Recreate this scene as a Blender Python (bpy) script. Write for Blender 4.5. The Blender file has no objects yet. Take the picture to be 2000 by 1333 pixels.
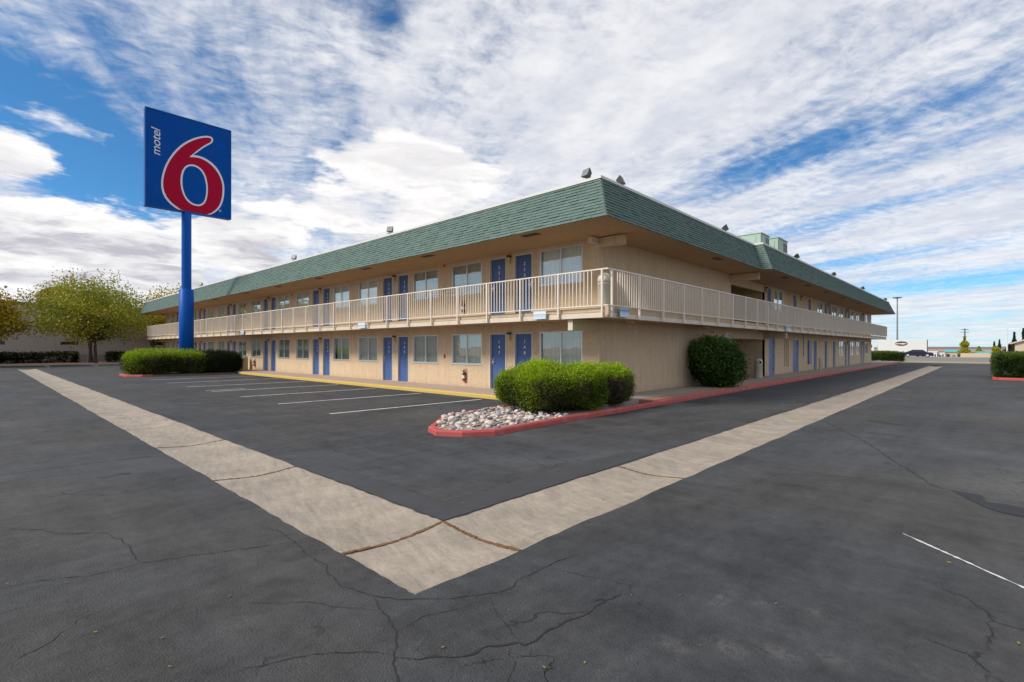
import bpy, math, random
import numpy as np
from mathutils import Matrix, Vector
random.seed(7); RNG = np.random.default_rng(11)
S = bpy.context.scene
COL = S.collection
R = math.radians

# ------------------------------------------------------------------ camera, sky, sun, exposure
YAW = 0.7564                     # heading from +X; X runs along the end wall, Y along the long facade
cam_d = bpy.data.cameras.new('camera'); cam = bpy.data.objects.new('camera', cam_d); COL.objects.link(cam)
cam.location = (0, 0, 1.7); cam.rotation_euler = (R(90), 0, YAW - R(90))
cam_d.sensor_width = 36; cam_d.lens = 981.2 / 2000 * 36; cam_d.shift_y = 0.0066
cam_d.clip_start = 0.05; cam_d.clip_end = 20000
S.camera = cam
TO_SUN = Vector((-5.0, 2.6, 4.6)).normalized()
sun_d = bpy.data.lights.new('sun', 'SUN'); sun_d.energy = 2.4; sun_d.angle = R(16); sun_d.color = (1, .95, .87)
sun = bpy.data.objects.new('sun', sun_d); COL.objects.link(sun); sun.location = (0, 0, 60)
sun.rotation_euler = TO_SUN.to_track_quat('Z', 'Y').to_euler()
S.view_settings.view_transform = 'Standard'; S.view_settings.look = 'None'
S.view_settings.gamma = 1; S.view_settings.exposure = 0.5; S.view_settings.use_curve_mapping = False

class NT:
    """small helper that writes node math as python arithmetic"""
    def __init__(s, tree): s.t = tree; s.n = tree.nodes; s.l = tree.links
    def new(s, kind, **kw):
        n = s.n.new(kind)
        for k, v in kw.items(): setattr(n, k, v)
        return n
    def put(s, sock, v):
        if isinstance(v, E): s.l.new(v.o, sock)
        elif isinstance(v, bpy.types.NodeSocket): s.l.new(v, sock)
        else: sock.default_value = v
    def m(s, op, *a, clamp=False):
        n = s.new('ShaderNodeMath', operation=op, use_clamp=clamp)
        for i, v in enumerate(a): s.put(n.inputs[i], v)
        return E(s, n.outputs[0])
    def noise(s, vec, scale, detail=4, rough=.5, dist=0.0, out='Fac', lac=2.0):
        n = s.new('ShaderNodeTexNoise'); s.put(n.inputs['Vector'], vec); n.inputs['Scale'].default_value = scale
        n.inputs['Detail'].default_value = detail; n.inputs['Roughness'].default_value = rough
        n.inputs['Distortion'].default_value = dist; n.inputs['Lacunarity'].default_value = lac
        return E(s, n.outputs[out])
    def vor(s, vec, scale, feature='F1', out='Distance', rand=1.0):
        n = s.new('ShaderNodeTexVoronoi', feature=feature); s.put(n.inputs['Vector'], vec); n.inputs['Scale'].default_value = scale
        n.inputs['Randomness'].default_value = rand
        return E(s, n.outputs[out])
    def xyz(s, x, y, z):
        n = s.new('ShaderNodeCombineXYZ')
        for i, v in enumerate((x, y, z)): s.put(n.inputs[i], v)
        return E(s, n.outputs[0])
    def sep(s, v):
        n = s.new('ShaderNodeSeparateXYZ'); s.put(n.inputs[0], v); return [E(s, o) for o in n.outputs]
    def mix(s, f, a, b):
        n = s.new('ShaderNodeMix', data_type='RGBA'); s.put(n.inputs[0], f); s.put(n.inputs[6], a); s.put(n.inputs[7], b)
        return E(s, n.outputs[2])
    def mul(s, a, b):
        n = s.new('ShaderNodeMix', data_type='RGBA', blend_type='MULTIPLY'); n.inputs[0].default_value = 1
        s.put(n.inputs[6], a); s.put(n.inputs[7], b); return E(s, n.outputs[2])
    def step(s, v, a, b):
        n = s.new('ShaderNodeMapRange', interpolation_type='SMOOTHSTEP'); s.put(n.inputs[0], v)
        s.put(n.inputs[1], a); s.put(n.inputs[2], b); return E(s, n.outputs[0])
    def gray(s, v): return s.xyz(v, v, v)
class E:
    def __init__(s, nt, o): s.nt = nt; s.o = o
    def __add__(s, b): return s.nt.m('ADD', s, b)
    __radd__ = __add__
    def __sub__(s, b): return s.nt.m('SUBTRACT', s, b)
    def __rsub__(s, b): return s.nt.m('SUBTRACT', b, s)
    def __mul__(s, b): return s.nt.m('MULTIPLY', s, b)
    __rmul__ = __mul__
    def __truediv__(s, b): return s.nt.m('DIVIDE', s, b)
    def max(s, b): return s.nt.m('MAXIMUM', s, b)
    def min(s, b): return s.nt.m('MINIMUM', s, b)
    def pow(s, b): return s.nt.m('POWER', s, b)
    def exp(s): return s.nt.m('EXPONENT', s)
    def sat(s): return s.nt.m('ADD', s, 0.0, clamp=True)

def C(r, g, b): return (r, g, b, 1)

def build_world():
    w = bpy.data.worlds.new('World'); S.world = w; w.use_nodes = True
    t = w.node_tree; t.nodes.clear(); n = NT(t)
    sky = n.new('ShaderNodeTexSky', sky_type='NISHITA'); sky.sun_disc = False
    sky.sun_elevation = math.asin(TO_SUN.z); sky.sun_rotation = math.atan2(TO_SUN.x, TO_SUN.y)
    sky.altitude = 1500; sky.air_density = 1.0; sky.dust_density = .6; sky.ozone_density = 2.5
    tc = n.new('ShaderNodeTexCoord')
    X, Y, Z = n.sep(tc.outputs['Generated'])
    zc = Z.max(0.0) + 0.05
    px, py = X / zc, Y / zc                         # position on a flat cloud deck
    c, s_ = .413, .911                              # the wind direction the high streaks follow
    a = px * c + py * s_; b = py * c - px * s_      # along / across the streaks
    def gauss(a0, b0, sa, sb):
        da = (a - a0) * (1 / sa); db = (b - b0) * (1 / sb)
        return ((da * da + db * db) * -1.0).exp()
    # high, thin deck: broad sheets, long streaks, cross ripples and wisps
    warp = n.noise(n.xyz(a * .5, b * .5, 3.1), 1.0, 3) - .5
    warp2 = n.noise(n.xyz(a * 1.1, b * 1.1, 9.1), 2.0, 4) - .5
    sheets = n.noise(n.xyz(a * .28 + warp * .6, b * .6, .7), 1.25, 4, .55)
    streak = n.noise(n.xyz(a * .42, b * 2.3 + warp * .7, 4.0), 2.0, 7, .60, .1)
    ripple = n.noise(n.xyz(a * 3.4 + warp2 * .9, b * 2.2 + warp2 * .3, 8.0), 5.6, 4, .62, .1)
    wisps = n.noise(n.xyz(a * 1.3 + b * 1.1 + warp2, b * .5 - a * .5, 1.5), 3.2, 6, .62, .35)
    cov = (sheets - .5) * 1.1 + (streak - .5) * .85 + (wisps - .5) * .42 + (ripple - .5) * .56 + .36
    for a0, b0, sa, sb, k in ((2.75, 1.0, .75, .31, -.95), (1.40, -.20, .13, .07, -.42), (1.25, -2.0, .8, .42, -.27),
                              (2.15, -3.1, 1.0, .26, -.34), (1.85, -2.0, .55, .16, -.26), (3.2, -6.0, 1.5, .55, -.30), (2.6, -4.4, 1.2, .30, -.20),
                              (1.60, -1.0, .60, .42, .34), (1.75, .42, .8, .45, -.24), (2.6, -.15, .3, .12, -.30)):
        cov = cov + gauss(a0, b0, sa, sb) * k
    thin = n.step(cov, -.14, .56)
    # lower cumulus: puffy heaps with grey bases
    zc2 = Z.max(0.0) + 0.16
    qx, qy = X / zc2, Y / zc2
    v2 = n.xyz(qx, qy, Z * 2.6)
    heap = n.noise(v2, 1.6, 8, .60, .25)
    def blob(x0, y0, z0, sxy, sz):              # a cloud bank round a compass direction and height
        dx, dy, dz = (X - x0) * (1 / sxy), (Y - y0) * (1 / sxy), (Z - z0) * (1 / sz)
        return ((dx * dx + dy * dy + dz * dz) * -1.0).exp()
    bank = blob(.10, .97, .12, .36, .13) * .40 + blob(.50, .78, .33, .20, .13) * .30 + blob(.02, .94, .27, .05, .025) * .3 - .14
    heapm = n.step(heap + bank, .53, .61)
    core = n.step(heap + bank, .58, .86)
    puff = n.noise(v2, 6.5, 6, .62)
    lay = n.noise(n.xyz(qx * 1.2, qy * 1.2, Z * 16.0 + warp2 * .8), 1.7, 6, .6, .2)   # stacked bases
    base = n.step(lay + core * .08 + (puff - .5) * .35, .44, .74)
    soft = n.noise(n.xyz(a, b * 1.4, 0.3), 2.0, 6, .6)
    white = n.mix(n.step(soft + (puff - .5) * .35 + (ripple - .5) * .2, .30, .72), C(.50, .515, .57), C(.69, .685, .69))
    cum = n.mix(base * (.42 + n.step(Z, .30, .16) * .55), n.mix(n.step(puff, .30, .62), C(.64, .63, .63), C(.79, .775, .76)), C(.37, .365, .415))
    blue = n.mul(sky.outputs[0], C(.036, .074, .094))
    col = n.mix(thin * .92, blue, white)
    col = n.mix(heapm * .97, col, cum)
    low = n.step(Z, .16, 0.0)                       # far haze whitens the lowest few degrees
    col = n.mix(low * .30, col, C(.52, .57, .64))
    bg = n.new('ShaderNodeBackground'); n.put(bg.inputs[0], col); bg.inputs[1].default_value = 1.0
    out = n.new('ShaderNodeOutputWorld'); t.links.new(bg.outputs[0], out.inputs[0])
build_world()

# ------------------------------------------------------------------ materials
MATS = {}
def base_mat(name):
    m = bpy.data.materials.new(name); m.use_nodes = True; t = m.node_tree; t.nodes.clear()
    n = NT(t); p = n.new('ShaderNodeBsdfPrincipled'); o = n.new('ShaderNodeOutputMaterial')
    t.links.new(p.outputs[0], o.inputs[0]); MATS[name] = m
    pos = E(n, n.new('ShaderNodeNewGeometry').outputs['Position'])
    return m, n, p, pos
def bump(n, p, h, dist, strength=1.0):
    b = n.new('ShaderNodeBump'); b.inputs['Distance'].default_value = dist; b.inputs['Strength'].default_value = strength
    n.put(b.inputs['Height'], h); n.l.new(b.outputs[0], p.inputs['Normal'])
def mat(name, col, rough=.7, var=.12, scale=3.0, fine=0.0, fscale=60., bumpd=0.0, metal=0.0, spec=.5, dirt=None, tone=None):
    """painted / plain surface: colour with blotchy wear, fine speckle, optional dirt colour and per-piece tone"""
    m, n, p, pos = base_mat(name)
    k = 1.0 + (n.noise(pos, scale, 5, .6) - .5) * (2 * var)
    if fine: k = k + (n.noise(pos, fscale, 3, .6) - .5) * (2 * fine)
    if tone:
        at = n.new('ShaderNodeAttribute', attribute_name='tone'); k = k * (1 - tone + E(n, at.outputs['Fac']) * (2 * tone))
    c = n.mul(C(*col), n.gray(k))
    if dirt:
        dcol, amt, dsc = dirt
        c = n.mix(n.step(n.noise(pos, dsc, 6, .65), .50, .78) * amt, c, C(*dcol))
    n.put(p.inputs['Base Color'], c); p.inputs['Roughness'].default_value = rough; p.inputs['Metallic'].default_value = metal
    p.inputs['Specular IOR Level'].default_value = spec
    if bumpd: bump(n, p, n.noise(pos, fscale, 4, .6), bumpd)
    return m

def build_materials():
    # asphalt: sealed lot with grey patches, dust, worn aggregate, map cracking
    m, n, p, pos = base_mat('asphalt')
    x, y, z = n.sep(pos)
    big = n.noise(pos, .16, 4, .55); mid = n.noise(pos, 1.0, 6, .65, .3); rough = n.noise(pos, 7.0, 9, .78); fine = n.noise(pos, 60, 4, .75); ag = n.vor(pos, 90.)
    sw = n.noise(n.xyz(x * .5, y * 3.0, 0.0), 1.0, 6, .68, .4); sw2 = n.noise(n.xyz(x * 3.0, y * .5, 5.0), 1.0, 6, .68, .4)
    k = .10 + big * 1.1 + (mid - .5) * 1.35 + (rough - .5) * 1.3 + (fine - .5) * .9 + (sw - .5) * .85 + (sw2 - .5) * .85 + .40
    c = n.mul(n.mix(n.step(n.noise(pos, .22, 3), .40, .60), C(.0540, .0560, .0600), C(.0600, .0575, .0545)), n.gray(k.max(.25)))
    c = n.mix(n.step(ag, .22, .06) * n.step(rough, .44, .62) * .55, c, C(.17, .163, .155))
    def spot(u0, v0, su, sv):
        du = (x - u0) * (1 / su); dv = (y - v0) * (1 / sv); return ((du * du + dv * dv) * -1.0).exp()
    dust = n.step(n.noise(pos, .5, 6, .70, .5), .52, .78) * .75
    for u0, v0, su, sv, w_ in ((8.0, 10.5, 1.7, .75, .95), (9.6, 13.6, 1.2, .9, .4), (3.44, 1.30, .16, .06, .8), (3.55, 1.10, .07, .05, .6), (3.68, .80, .06, .06, .8), (2.72, 1.29, .07, .10, .9),
                             (2.91, 1.07, .07, .12, .9), (3.06, .84, .07, .12, .9), (3.20, .62, .07, .12, .6), (8.8, -.6, 1.1, .8, 1.1), (12, -2.5, 2.5, 1.2, .6), (18, -.5, 3.0, .7, .4), (1.11, 3.36, .12, .12, .4)): dust = dust + spot(u0, v0, su, sv) * w_
    dust = (dust * n.step(n.noise(pos, 16, 6, .75), .34, .64)).min(1.0)
    c = n.mix(dust * .50, c, C(.20, .188, .172))
    oil = n.step(n.noise(pos, .9, 4, .55, .6), .62, .74) * n.step(mid, .35, .6)
    c = n.mix(oil * .6, c, C(.024, .0225, .022))
    wob = n.xyz(x + (n.noise(pos, 2.5, 4) - .5) * .5, y + (n.noise(n.xyz(y, x, 3.0), 2.5, 4) - .5) * .5, 0.0)
    net = n.step(n.vor(wob, .85, 'DISTANCE_TO_EDGE'), .012, .0) * n.step(n.noise(pos, .38, 3), .52, .64)
    net2 = n.step(n.vor(wob, 2.6, 'DISTANCE_TO_EDGE'), .016, .0) * n.step(n.noise(n.xyz(y, x, 7.0), .45, 3), .60, .70)
    cr = net.max(net2) * n.step(n.noise(pos, 5.0, 3), .36, .55)
    c = n.mix(cr * .75, c, C(.016, .015, .0145))
    n.put(p.inputs['Base Color'], c); n.put(p.inputs['Roughness'], .80 + (mid - .5) * .3); p.inputs['Specular IOR Level'].default_value = .30
    bump(n, p, fine * .5 + ag * .4 + rough * 1.2 + mid * 1.0 - cr * 1.2, .011)
    # newer asphalt patch along the gutter
    m, n, p, pos = base_mat('asphalt_patch')
    k = .75 + (n.noise(pos, 2.0, 5, .6) - .5) * .6 + (n.noise(pos, 110, 3, .7) - .5) * .6 + .2
    n.put(p.inputs['Base Color'], n.mul(C(.047, .0475, .0505), n.gray(k + (n.noise(pos, 7.0, 9, .78) - .5) * 1.0))); p.inputs['Roughness'].default_value = .7
    bump(n, p, n.noise(pos, 90, 3, .7), .003)
    # gutter concrete
    m, n, p, pos = base_mat('concrete')
    x, y, z = n.sep(pos)
    sm = n.noise(n.xyz(x * .8, y * .8, 0.0), 1.6, 6, .62); fi = n.noise(pos, 40, 4, .65)
    sweep = n.noise(n.xyz(x * 5.0 - y * 1.5, y * .9, 0.0), 2.4, 6, .7, .6)
    k = .52 + sm * .70 + (fi - .5) * .35 + (sweep - .5) * .85 + (n.noise(pos, 5, 8, .75) - .5) * .65
    c = n.mul(C(.380, .318, .250), n.gray(k))
    c = n.mix(n.step(n.noise(pos, 1.2, 6, .7, .5), .50, .74) * .55, c, C(.19, .16, .135))
    c = n.mix(n.step(n.noise(n.xyz(x * 3.0, y * 9.0, 2.0), 1.5, 5, .7, .8), .61, .72) * .45, c, C(.10, .095, .09))
    c = n.mix(n.step(n.vor(pos, 11.), .07, .03) * .6, c, C(.12, .10, .085))
    n.put(p.inputs['Base Color'], c); p.inputs['Roughness'].default_value = .85; bump(n, p, fi + sm, .004)
    # stucco
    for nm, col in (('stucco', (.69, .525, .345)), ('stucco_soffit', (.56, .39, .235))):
        m, n, p, pos = base_mat(nm)
        x, y, z = n.sep(pos)
        k = .96 + (n.noise(pos, .5, 4, .55) - .5) * .26 + (n.noise(n.xyz(x * 3.0, y * 3.0, z * .30), 2.0, 6, .65) - .5) * .42 + (n.noise(pos, 11, 6, .75) - .5) * .50
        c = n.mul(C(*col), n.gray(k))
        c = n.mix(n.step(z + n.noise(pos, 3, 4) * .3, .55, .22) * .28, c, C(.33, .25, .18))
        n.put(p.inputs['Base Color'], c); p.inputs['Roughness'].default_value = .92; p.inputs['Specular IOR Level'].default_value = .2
        bump(n, p, n.noise(pos, 14, 6, .75), .035)
    mat('shingle_green', (.132, .190, .166), .9, .08, 1.2, .12, 140, .002, spec=.2, tone=.13)
    mat('drip_edge_white', (.72, .70, .66), .55, .08, 2, dirt=((.40, .36, .31), .4, 3.0))
    mat('roof_membrane', (.55, .54, .52), .9, .15, .8)
    mat('railing_white', (.79, .70, .585), .5, .06, 4, dirt=((.45, .37, .30), .35, 5.0))
    mat('fascia_cream', (.70, .60, .475), .7, .10, 2.5, .04, dirt=((.36, .29, .22), .5, 2.6))
    mat('fascia_tan', (.56, .42, .275), .75, .10, 2.5, dirt=((.33, .25, .18), .4, 3.0))
    mat('door_blue', (.055, .115, .295), .5, .10, 1.5, .03, 30, dirt=((.14, .17, .30), .3, 2.0))
    mat('door_lavender', (.15, .19, .38), .5, .12, 1.8, .03, 30, dirt=((.28, .29, .42), .4, 2.0))
    mat('frame_cream', (.66, .60, .53), .55, .06, 4)
    mat('aluminium', (.66, .66, .65), .38, .05, 6, metal=.55)
    mat('steel_dark', (.045, .043, .04), .5, .15, 6)
    mat('steel_grey', (.20, .205, .21), .5, .12, 4)
    mat('chrome', (.75, .75, .73), .22, .03, 6, metal=.9)
    mat('white_print', (.80, .80, .79), .5, .03, 5)
    mat('grey_print', (.22, .22, .24), .6, .05, 5)
    mat('blue_print', (.13, .32, .58), .5, .05, 5)
    mat('notice_blue', (.42, .56, .70), .5, .12, 30)
    mat('lamp_amber', (.62, .50, .30), .35, .08, 6)
    mat('kerb_red', (.46, .075, .065), .7, .22, 3, .12, 50, .003, dirt=((.36, .25, .21), .75, 3.0))
    mat('kerb_yellow', (.58, .405, .08), .7, .2, 3, .1, 50, .003, dirt=((.36, .29, .19), .7, 3.0))
    mat('kerb_grey', (.40, .36, .31), .85, .15, 3, .06, 50, .003)
    mat('walkway_pink', (.46, .345, .275), .85, .14, 1.6, .07, 45, .003, dirt=((.27, .215, .18), .45, 1.6))
    mat('walkway_grey', (.36, .305, .255), .85, .16, 1.6, .07, 45, .003, dirt=((.19, .155, .135), .5, 1.4))
    mat('walkway_terracotta', (.42, .215, .14), .8, .16, 2.0, .07, 45, .003, dirt=((.36, .27, .21), .5, 2.2))
    mat('line_white', (.66, .65, .62), .75, .2, 4, .3, 50, dirt=((.075, .075, .077), .92, 3.0))
    mat('crack_dark', (.024, .0225, .0215), .95, .3, 20, .3, 90)
    mat('crack_straw', (.16, .085, .038), .95, .5, 30, .4, 120)
    mat('tar_sealant', (.019, .020, .024), .75, .2, 6)
    mat('soil', (.20, .135, .09), .95, .25, 6, .2, 60, .01)
    mat('gravel_bed', (.33, .275, .235), .95, .3, 22, .3, 90, .012)
    mat('mulch_red', (.22, .085, .055), .95, .3, 5, .2, 50, .01)
    mat('stone', (.56, .50, .45), .8, .16, 14, .10, 60, .002, tone=.32)
    mat('stone_pink', (.55, .43, .375), .8, .16, 14, .10, 60, .002, tone=.32)
    mat('stone_slate', (.235, .245, .24), .75, .16, 14, .10, 60, .002, tone=.45)
    mat('sign_blue', (.0, .068, .33), .5, .12, .9, spec=.08, dirt=((.015, .085, .30), .5, 1.3))
    mat('sign_blue_edge', (.0, .075, .30), .45, .08, 2.0, spec=.15)
    mat('pole_blue', (.0, .085, .40), .45, .07, 1.4, spec=.15)
    mat('sign_red', (.40, .004, .032), .5, .05, 1.0, spec=.08)
    mat('sign_white', (.72, .72, .76), .35, .03, 2.0)
    mat('bin_cream', (.60, .545, .41), .5, .08, 3, dirt=((.40, .33, .23), .35, 4.0))
    mat('hole_black', (.008, .008, .008), .9, .1, 3)
    mat('ac_green', (.34, .455, .365), .55, .10, 2.2, dirt=((.50, .56, .47), .5, 2.0))
    mat('white_wall', (.48, .435, .40), .9, .07, .35, .03, 10, dirt=((.37, .335, .31), .5, .5))
    mat('white_wall_base', (.36, .33, .31), .9, .08, .6)
    mat('parapet_brown', (.20, .115, .05), .9, .16, .5, .1, 8)
    mat('bark', (.085, .065, .05), .95, .25, 6, .2, 40, .01)
    mat('timber', (.07, .042, .03), .85, .2, 5)
    mat('desert', (.36, .265, .175), .95, .16, .02, .08, .4)
    mat('road_grey', (.20, .185, .17), .9, .12, .2)
    mat('verge', (.33, .27, .15), .95, .2, .3)
    mat('hill', (.22, .17, .20), .95, .12, .004)
    mat('vehicle_white', (.72, .72, .71), .35, .04, 2)
    mat('vehicle_navy', (.012, .016, .05), .25, .1, 2)
    mat('logo_brown', (.09, .035, .028), .5, .1, 3)
    mat('rubber', (.02, .02, .02), .8, .1, 5)
    mat('glass_dark', (.03, .04, .05), .08, .1, 2)
    mat('teal', (.08, .40, .37), .6, .1, 1)
    mat('house_beige', (.55, .45, .33), .9, .1, 1)
    mat('house_roof', (.60, .50, .40), .9, .15, 2)
    mat('extinguisher_red', (.42, .02, .02), .35, .08, 4)
    mat('curtain', (.50, .52, .46), .9, .10, 2.0)
    mat('curtain_sheer', (.88, .88, .86), .9, .08, 2.0)
    mat('conduit', (.50, .38, .25), .8, .1, 4)
    # window glass: clear with a strong mirror film
    m = bpy.data.materials.new('window_glass'); m.use_nodes = True; t = m.node_tree; t.nodes.clear(); n = NT(t)
    tr = n.new('ShaderNodeBsdfTransparent'); tr.inputs[0].default_value = C(.96, .985, .975)
    gl = n.new('ShaderNodeBsdfGlossy'); gl.inputs[0].default_value = C(.90, .96, .97); gl.inputs['Roughness'].default_value = .015
    ge = n.new('ShaderNodeNewGeometry'); wob = n.noise(E(n, ge.outputs['Position']), 1.3, 2)
    b = n.new('ShaderNodeBump'); b.inputs['Distance'].default_value = .0025; n.put(b.inputs['Height'], wob); t.links.new(b.outputs[0], gl.inputs['Normal'])
    fr = n.new('ShaderNodeLayerWeight'); fr.inputs[0].default_value = .5
    mx = n.new('ShaderNodeMixShader'); n.put(mx.inputs[0], (E(n, fr.outputs['Facing']).pow(2.2) * .75 + .085).min(.9))
    t.links.new(tr.outputs[0], mx.inputs[1]); t.links.new(gl.outputs[0], mx.inputs[2])
    o = n.new('ShaderNodeOutputMaterial'); t.links.new(mx.outputs[0], o.inputs[0]); MATS['window_glass'] = m
    # foliage: two-tone leaf with light passing through
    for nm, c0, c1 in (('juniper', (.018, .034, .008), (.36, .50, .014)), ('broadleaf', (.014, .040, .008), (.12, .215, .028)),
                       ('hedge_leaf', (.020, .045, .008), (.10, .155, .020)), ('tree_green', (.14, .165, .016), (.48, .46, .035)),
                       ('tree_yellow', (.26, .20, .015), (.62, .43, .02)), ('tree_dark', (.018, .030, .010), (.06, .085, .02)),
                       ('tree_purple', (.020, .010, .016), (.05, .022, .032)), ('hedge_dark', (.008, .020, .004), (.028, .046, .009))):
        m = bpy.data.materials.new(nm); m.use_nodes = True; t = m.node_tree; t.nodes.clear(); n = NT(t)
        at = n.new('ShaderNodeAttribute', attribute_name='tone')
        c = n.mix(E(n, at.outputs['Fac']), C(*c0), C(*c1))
        d = n.new('ShaderNodeBsdfPrincipled'); n.put(d.inputs['Base Color'], c); d.inputs['Roughness'].default_value = .55; d.inputs['Specular IOR Level'].default_value = .25
        tl = n.new('ShaderNodeBsdfTranslucent'); n.put(tl.inputs[0], c)
        mx = n.new('ShaderNodeMixShader'); mx.inputs[0].default_value = .22
        t.links.new(d.outputs[0], mx.inputs[1]); t.links.new(tl.outputs[0], mx.inputs[2])
        o = n.new('ShaderNodeOutputMaterial'); t.links.new(mx.outputs[0], o.inputs[0]); MATS[nm] = m
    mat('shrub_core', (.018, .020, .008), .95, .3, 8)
    mat('shrub_twig', (.075, .045, .035), .95, .3, 8)
build_materials()

# ------------------------------------------------------------------ mesh helpers
def link(o, parent=None):
    COL.objects.link(o)
    if parent is not None: o.parent = parent
    return o
def tag(o, label=None, cat=None, group=None, kind=None):
    for k, v in (('label', label), ('category', cat), ('group', group), ('kind', kind)):
        if v: o[k] = v
    return o
def empty(name, loc=(0, 0, 0), rz=0.0, **kw):
    o = bpy.data.objects.new(name, None); o.location = loc; o.rotation_euler = (0, 0, rz); o.empty_display_size = .2
    return tag(link(o), **kw)
class MB:
    """collects shapes for ONE mesh"""
    def __init__(s): s.v = []; s.f = []; s.t = []
    def add(s, vs, fs, tone=.5):
        b = len(s.v); s.v += [tuple(p) for p in vs]; s.f += [tuple(i + b for i in f) for f in fs]; s.t += [tone] * len(vs)
        return s
    def box(s, x0, x1, y0, y1, z0, z1, tone=.5):
        return s.add([(x0, y0, z0), (x1, y0, z0), (x1, y1, z0), (x0, y1, z0), (x0, y0, z1), (x1, y0, z1), (x1, y1, z1), (x0, y1, z1)],
              [(0, 3, 2, 1), (4, 5, 6, 7), (0, 1, 5, 4), (1, 2, 6, 5), (2, 3, 7, 6), (3, 0, 4, 7)], tone)
    def poly(s, pts): return s.add(pts, [tuple(range(len(pts)))])
    def prism(s, xy, z0, z1):
        n = len(xy)
        return s.add([(x, y, z0) for x, y in xy] + [(x, y, z1) for x, y in xy],
              [tuple(range(n - 1, -1, -1)), tuple(range(n, 2 * n))] + [(i, (i + 1) % n, (i + 1) % n + n, i + n) for i in range(n)])
    def lathe(s, prof, c=(0, 0), n=16, caps=True):
        vs = []; k = len(prof)
        for r_, z in prof:
            vs += [(c[0] + r_ * math.cos(2 * math.pi * i / n), c[1] + r_ * math.sin(2 * math.pi * i / n), z) for i in range(n)]
        fs = [(j * n + i, j * n + (i + 1) % n, (j + 1) * n + (i + 1) % n, (j + 1) * n + i) for j in range(k - 1) for i in range(n)]
        if caps: fs += [tuple(range(n - 1, -1, -1)), tuple(range((k - 1) * n, k * n))]
        return s.add(vs, fs)
    def tube(s, pts, rad, n=6):
        pts = [Vector(p) for p in pts]; vs = []
        for i, p in enumerate(pts):
            d = (pts[min(i + 1, len(pts) - 1)] - pts[max(i - 1, 0)]).normalized()
            a = d.cross(Vector((0, 0, 1)) if abs(d.z) < .9 else Vector((1, 0, 0))).normalized(); b = d.cross(a)
            r_ = rad[i] if hasattr(rad, '__len__') else rad
            vs += [p + (a * math.cos(2 * math.pi * j / n) + b * math.sin(2 * math.pi * j / n)) * r_ for j in range(n)]
        fs = [(i * n + j, i * n + (j + 1) % n, (i + 1) * n + (j + 1) % n, (i + 1) * n + j) for i in range(len(pts) - 1) for j in range(n)]
        fs += [tuple(range(n - 1, -1, -1)), tuple(range((len(pts) - 1) * n, len(pts) * n))]
        return s.add(vs, fs)
    def mesh(s, name, m, smooth=False):
        me = bpy.data.meshes.new(name); me.from_pydata(s.v, [], s.f)
        at = me.attributes.new('tone', 'FLOAT', 'POINT'); at.data.foreach_set('value', s.t)
        me.materials.append(MATS[m])
        if smooth: me.polygons.foreach_set('use_smooth', [True] * len(me.polygons))
        me.validate(); me.update(); return me
    def build(s, name, m, parent=None, smooth=False, bevel=0.0, **kw):
        o = bpy.data.objects.new(name, s.mesh(name, m, smooth))
        if bevel:
            b = o.modifiers.new('bevel', 'BEVEL'); b.width = bevel; b.segments = 2; b.limit_method = 'ANGLE'
        return tag(link(o, parent), **kw)
def np_mesh(name, V, k, tone, m):
    """V: (n*k,3) vertices of n separate k-gons"""
    n = len(V) // k
    me = bpy.data.meshes.new(name); me.vertices.add(n * k); me.loops.add(n * k); me.polygons.add(n)
    me.vertices.foreach_set('co', V.astype(np.float32).ravel())
    me.loops.foreach_set('vertex_index', np.arange(n * k, dtype=np.int32))
    me.polygons.foreach_set('loop_start', np.arange(0, n * k, k, dtype=np.int32))
    me.update(calc_edges=True)
    at = me.attributes.new('tone', 'FLOAT', 'POINT'); at.data.foreach_set('value', np.repeat(tone, k).astype(np.float32))
    me.materials.append(MATS[m]); return me
def share(name, me, parent=None, loc=(0, 0, 0), rz=0.0, **kw):
    o = bpy.data.objects.new(name, me); o.location = loc; o.rotation_euler = (0, 0, rz)
    return tag(link(o, parent), **kw)
def copy_tree(o, parent=None):
    c = o.copy(); COL.objects.link(c); c.parent = parent
    for ch in list(o.children): copy_tree(ch, c)
    return c
FONT = {}
def text_mesh(txt, size, m, shear=0.0, spacing=1.0, depth=.003, bold=0.0):
    key = (txt, size, m)
    if key not in FONT:
        cu = bpy.data.curves.new('lettering', 'FONT'); cu.body = txt; cu.size = size; cu.align_x = 'CENTER'; cu.align_y = 'CENTER'
        cu.extrude = depth; cu.shear = shear; cu.space_character = spacing; cu.offset = bold
        o = bpy.data.objects.new('lettering', cu); COL.objects.link(o)
        me = bpy.data.meshes.new_from_object(o.evaluated_get(bpy.context.evaluated_depsgraph_get()))
        bpy.data.objects.remove(o); bpy.data.curves.remove(cu)
        me.materials.clear(); me.materials.append(MATS[m]); FONT[key] = me
    return FONT[key]

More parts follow.
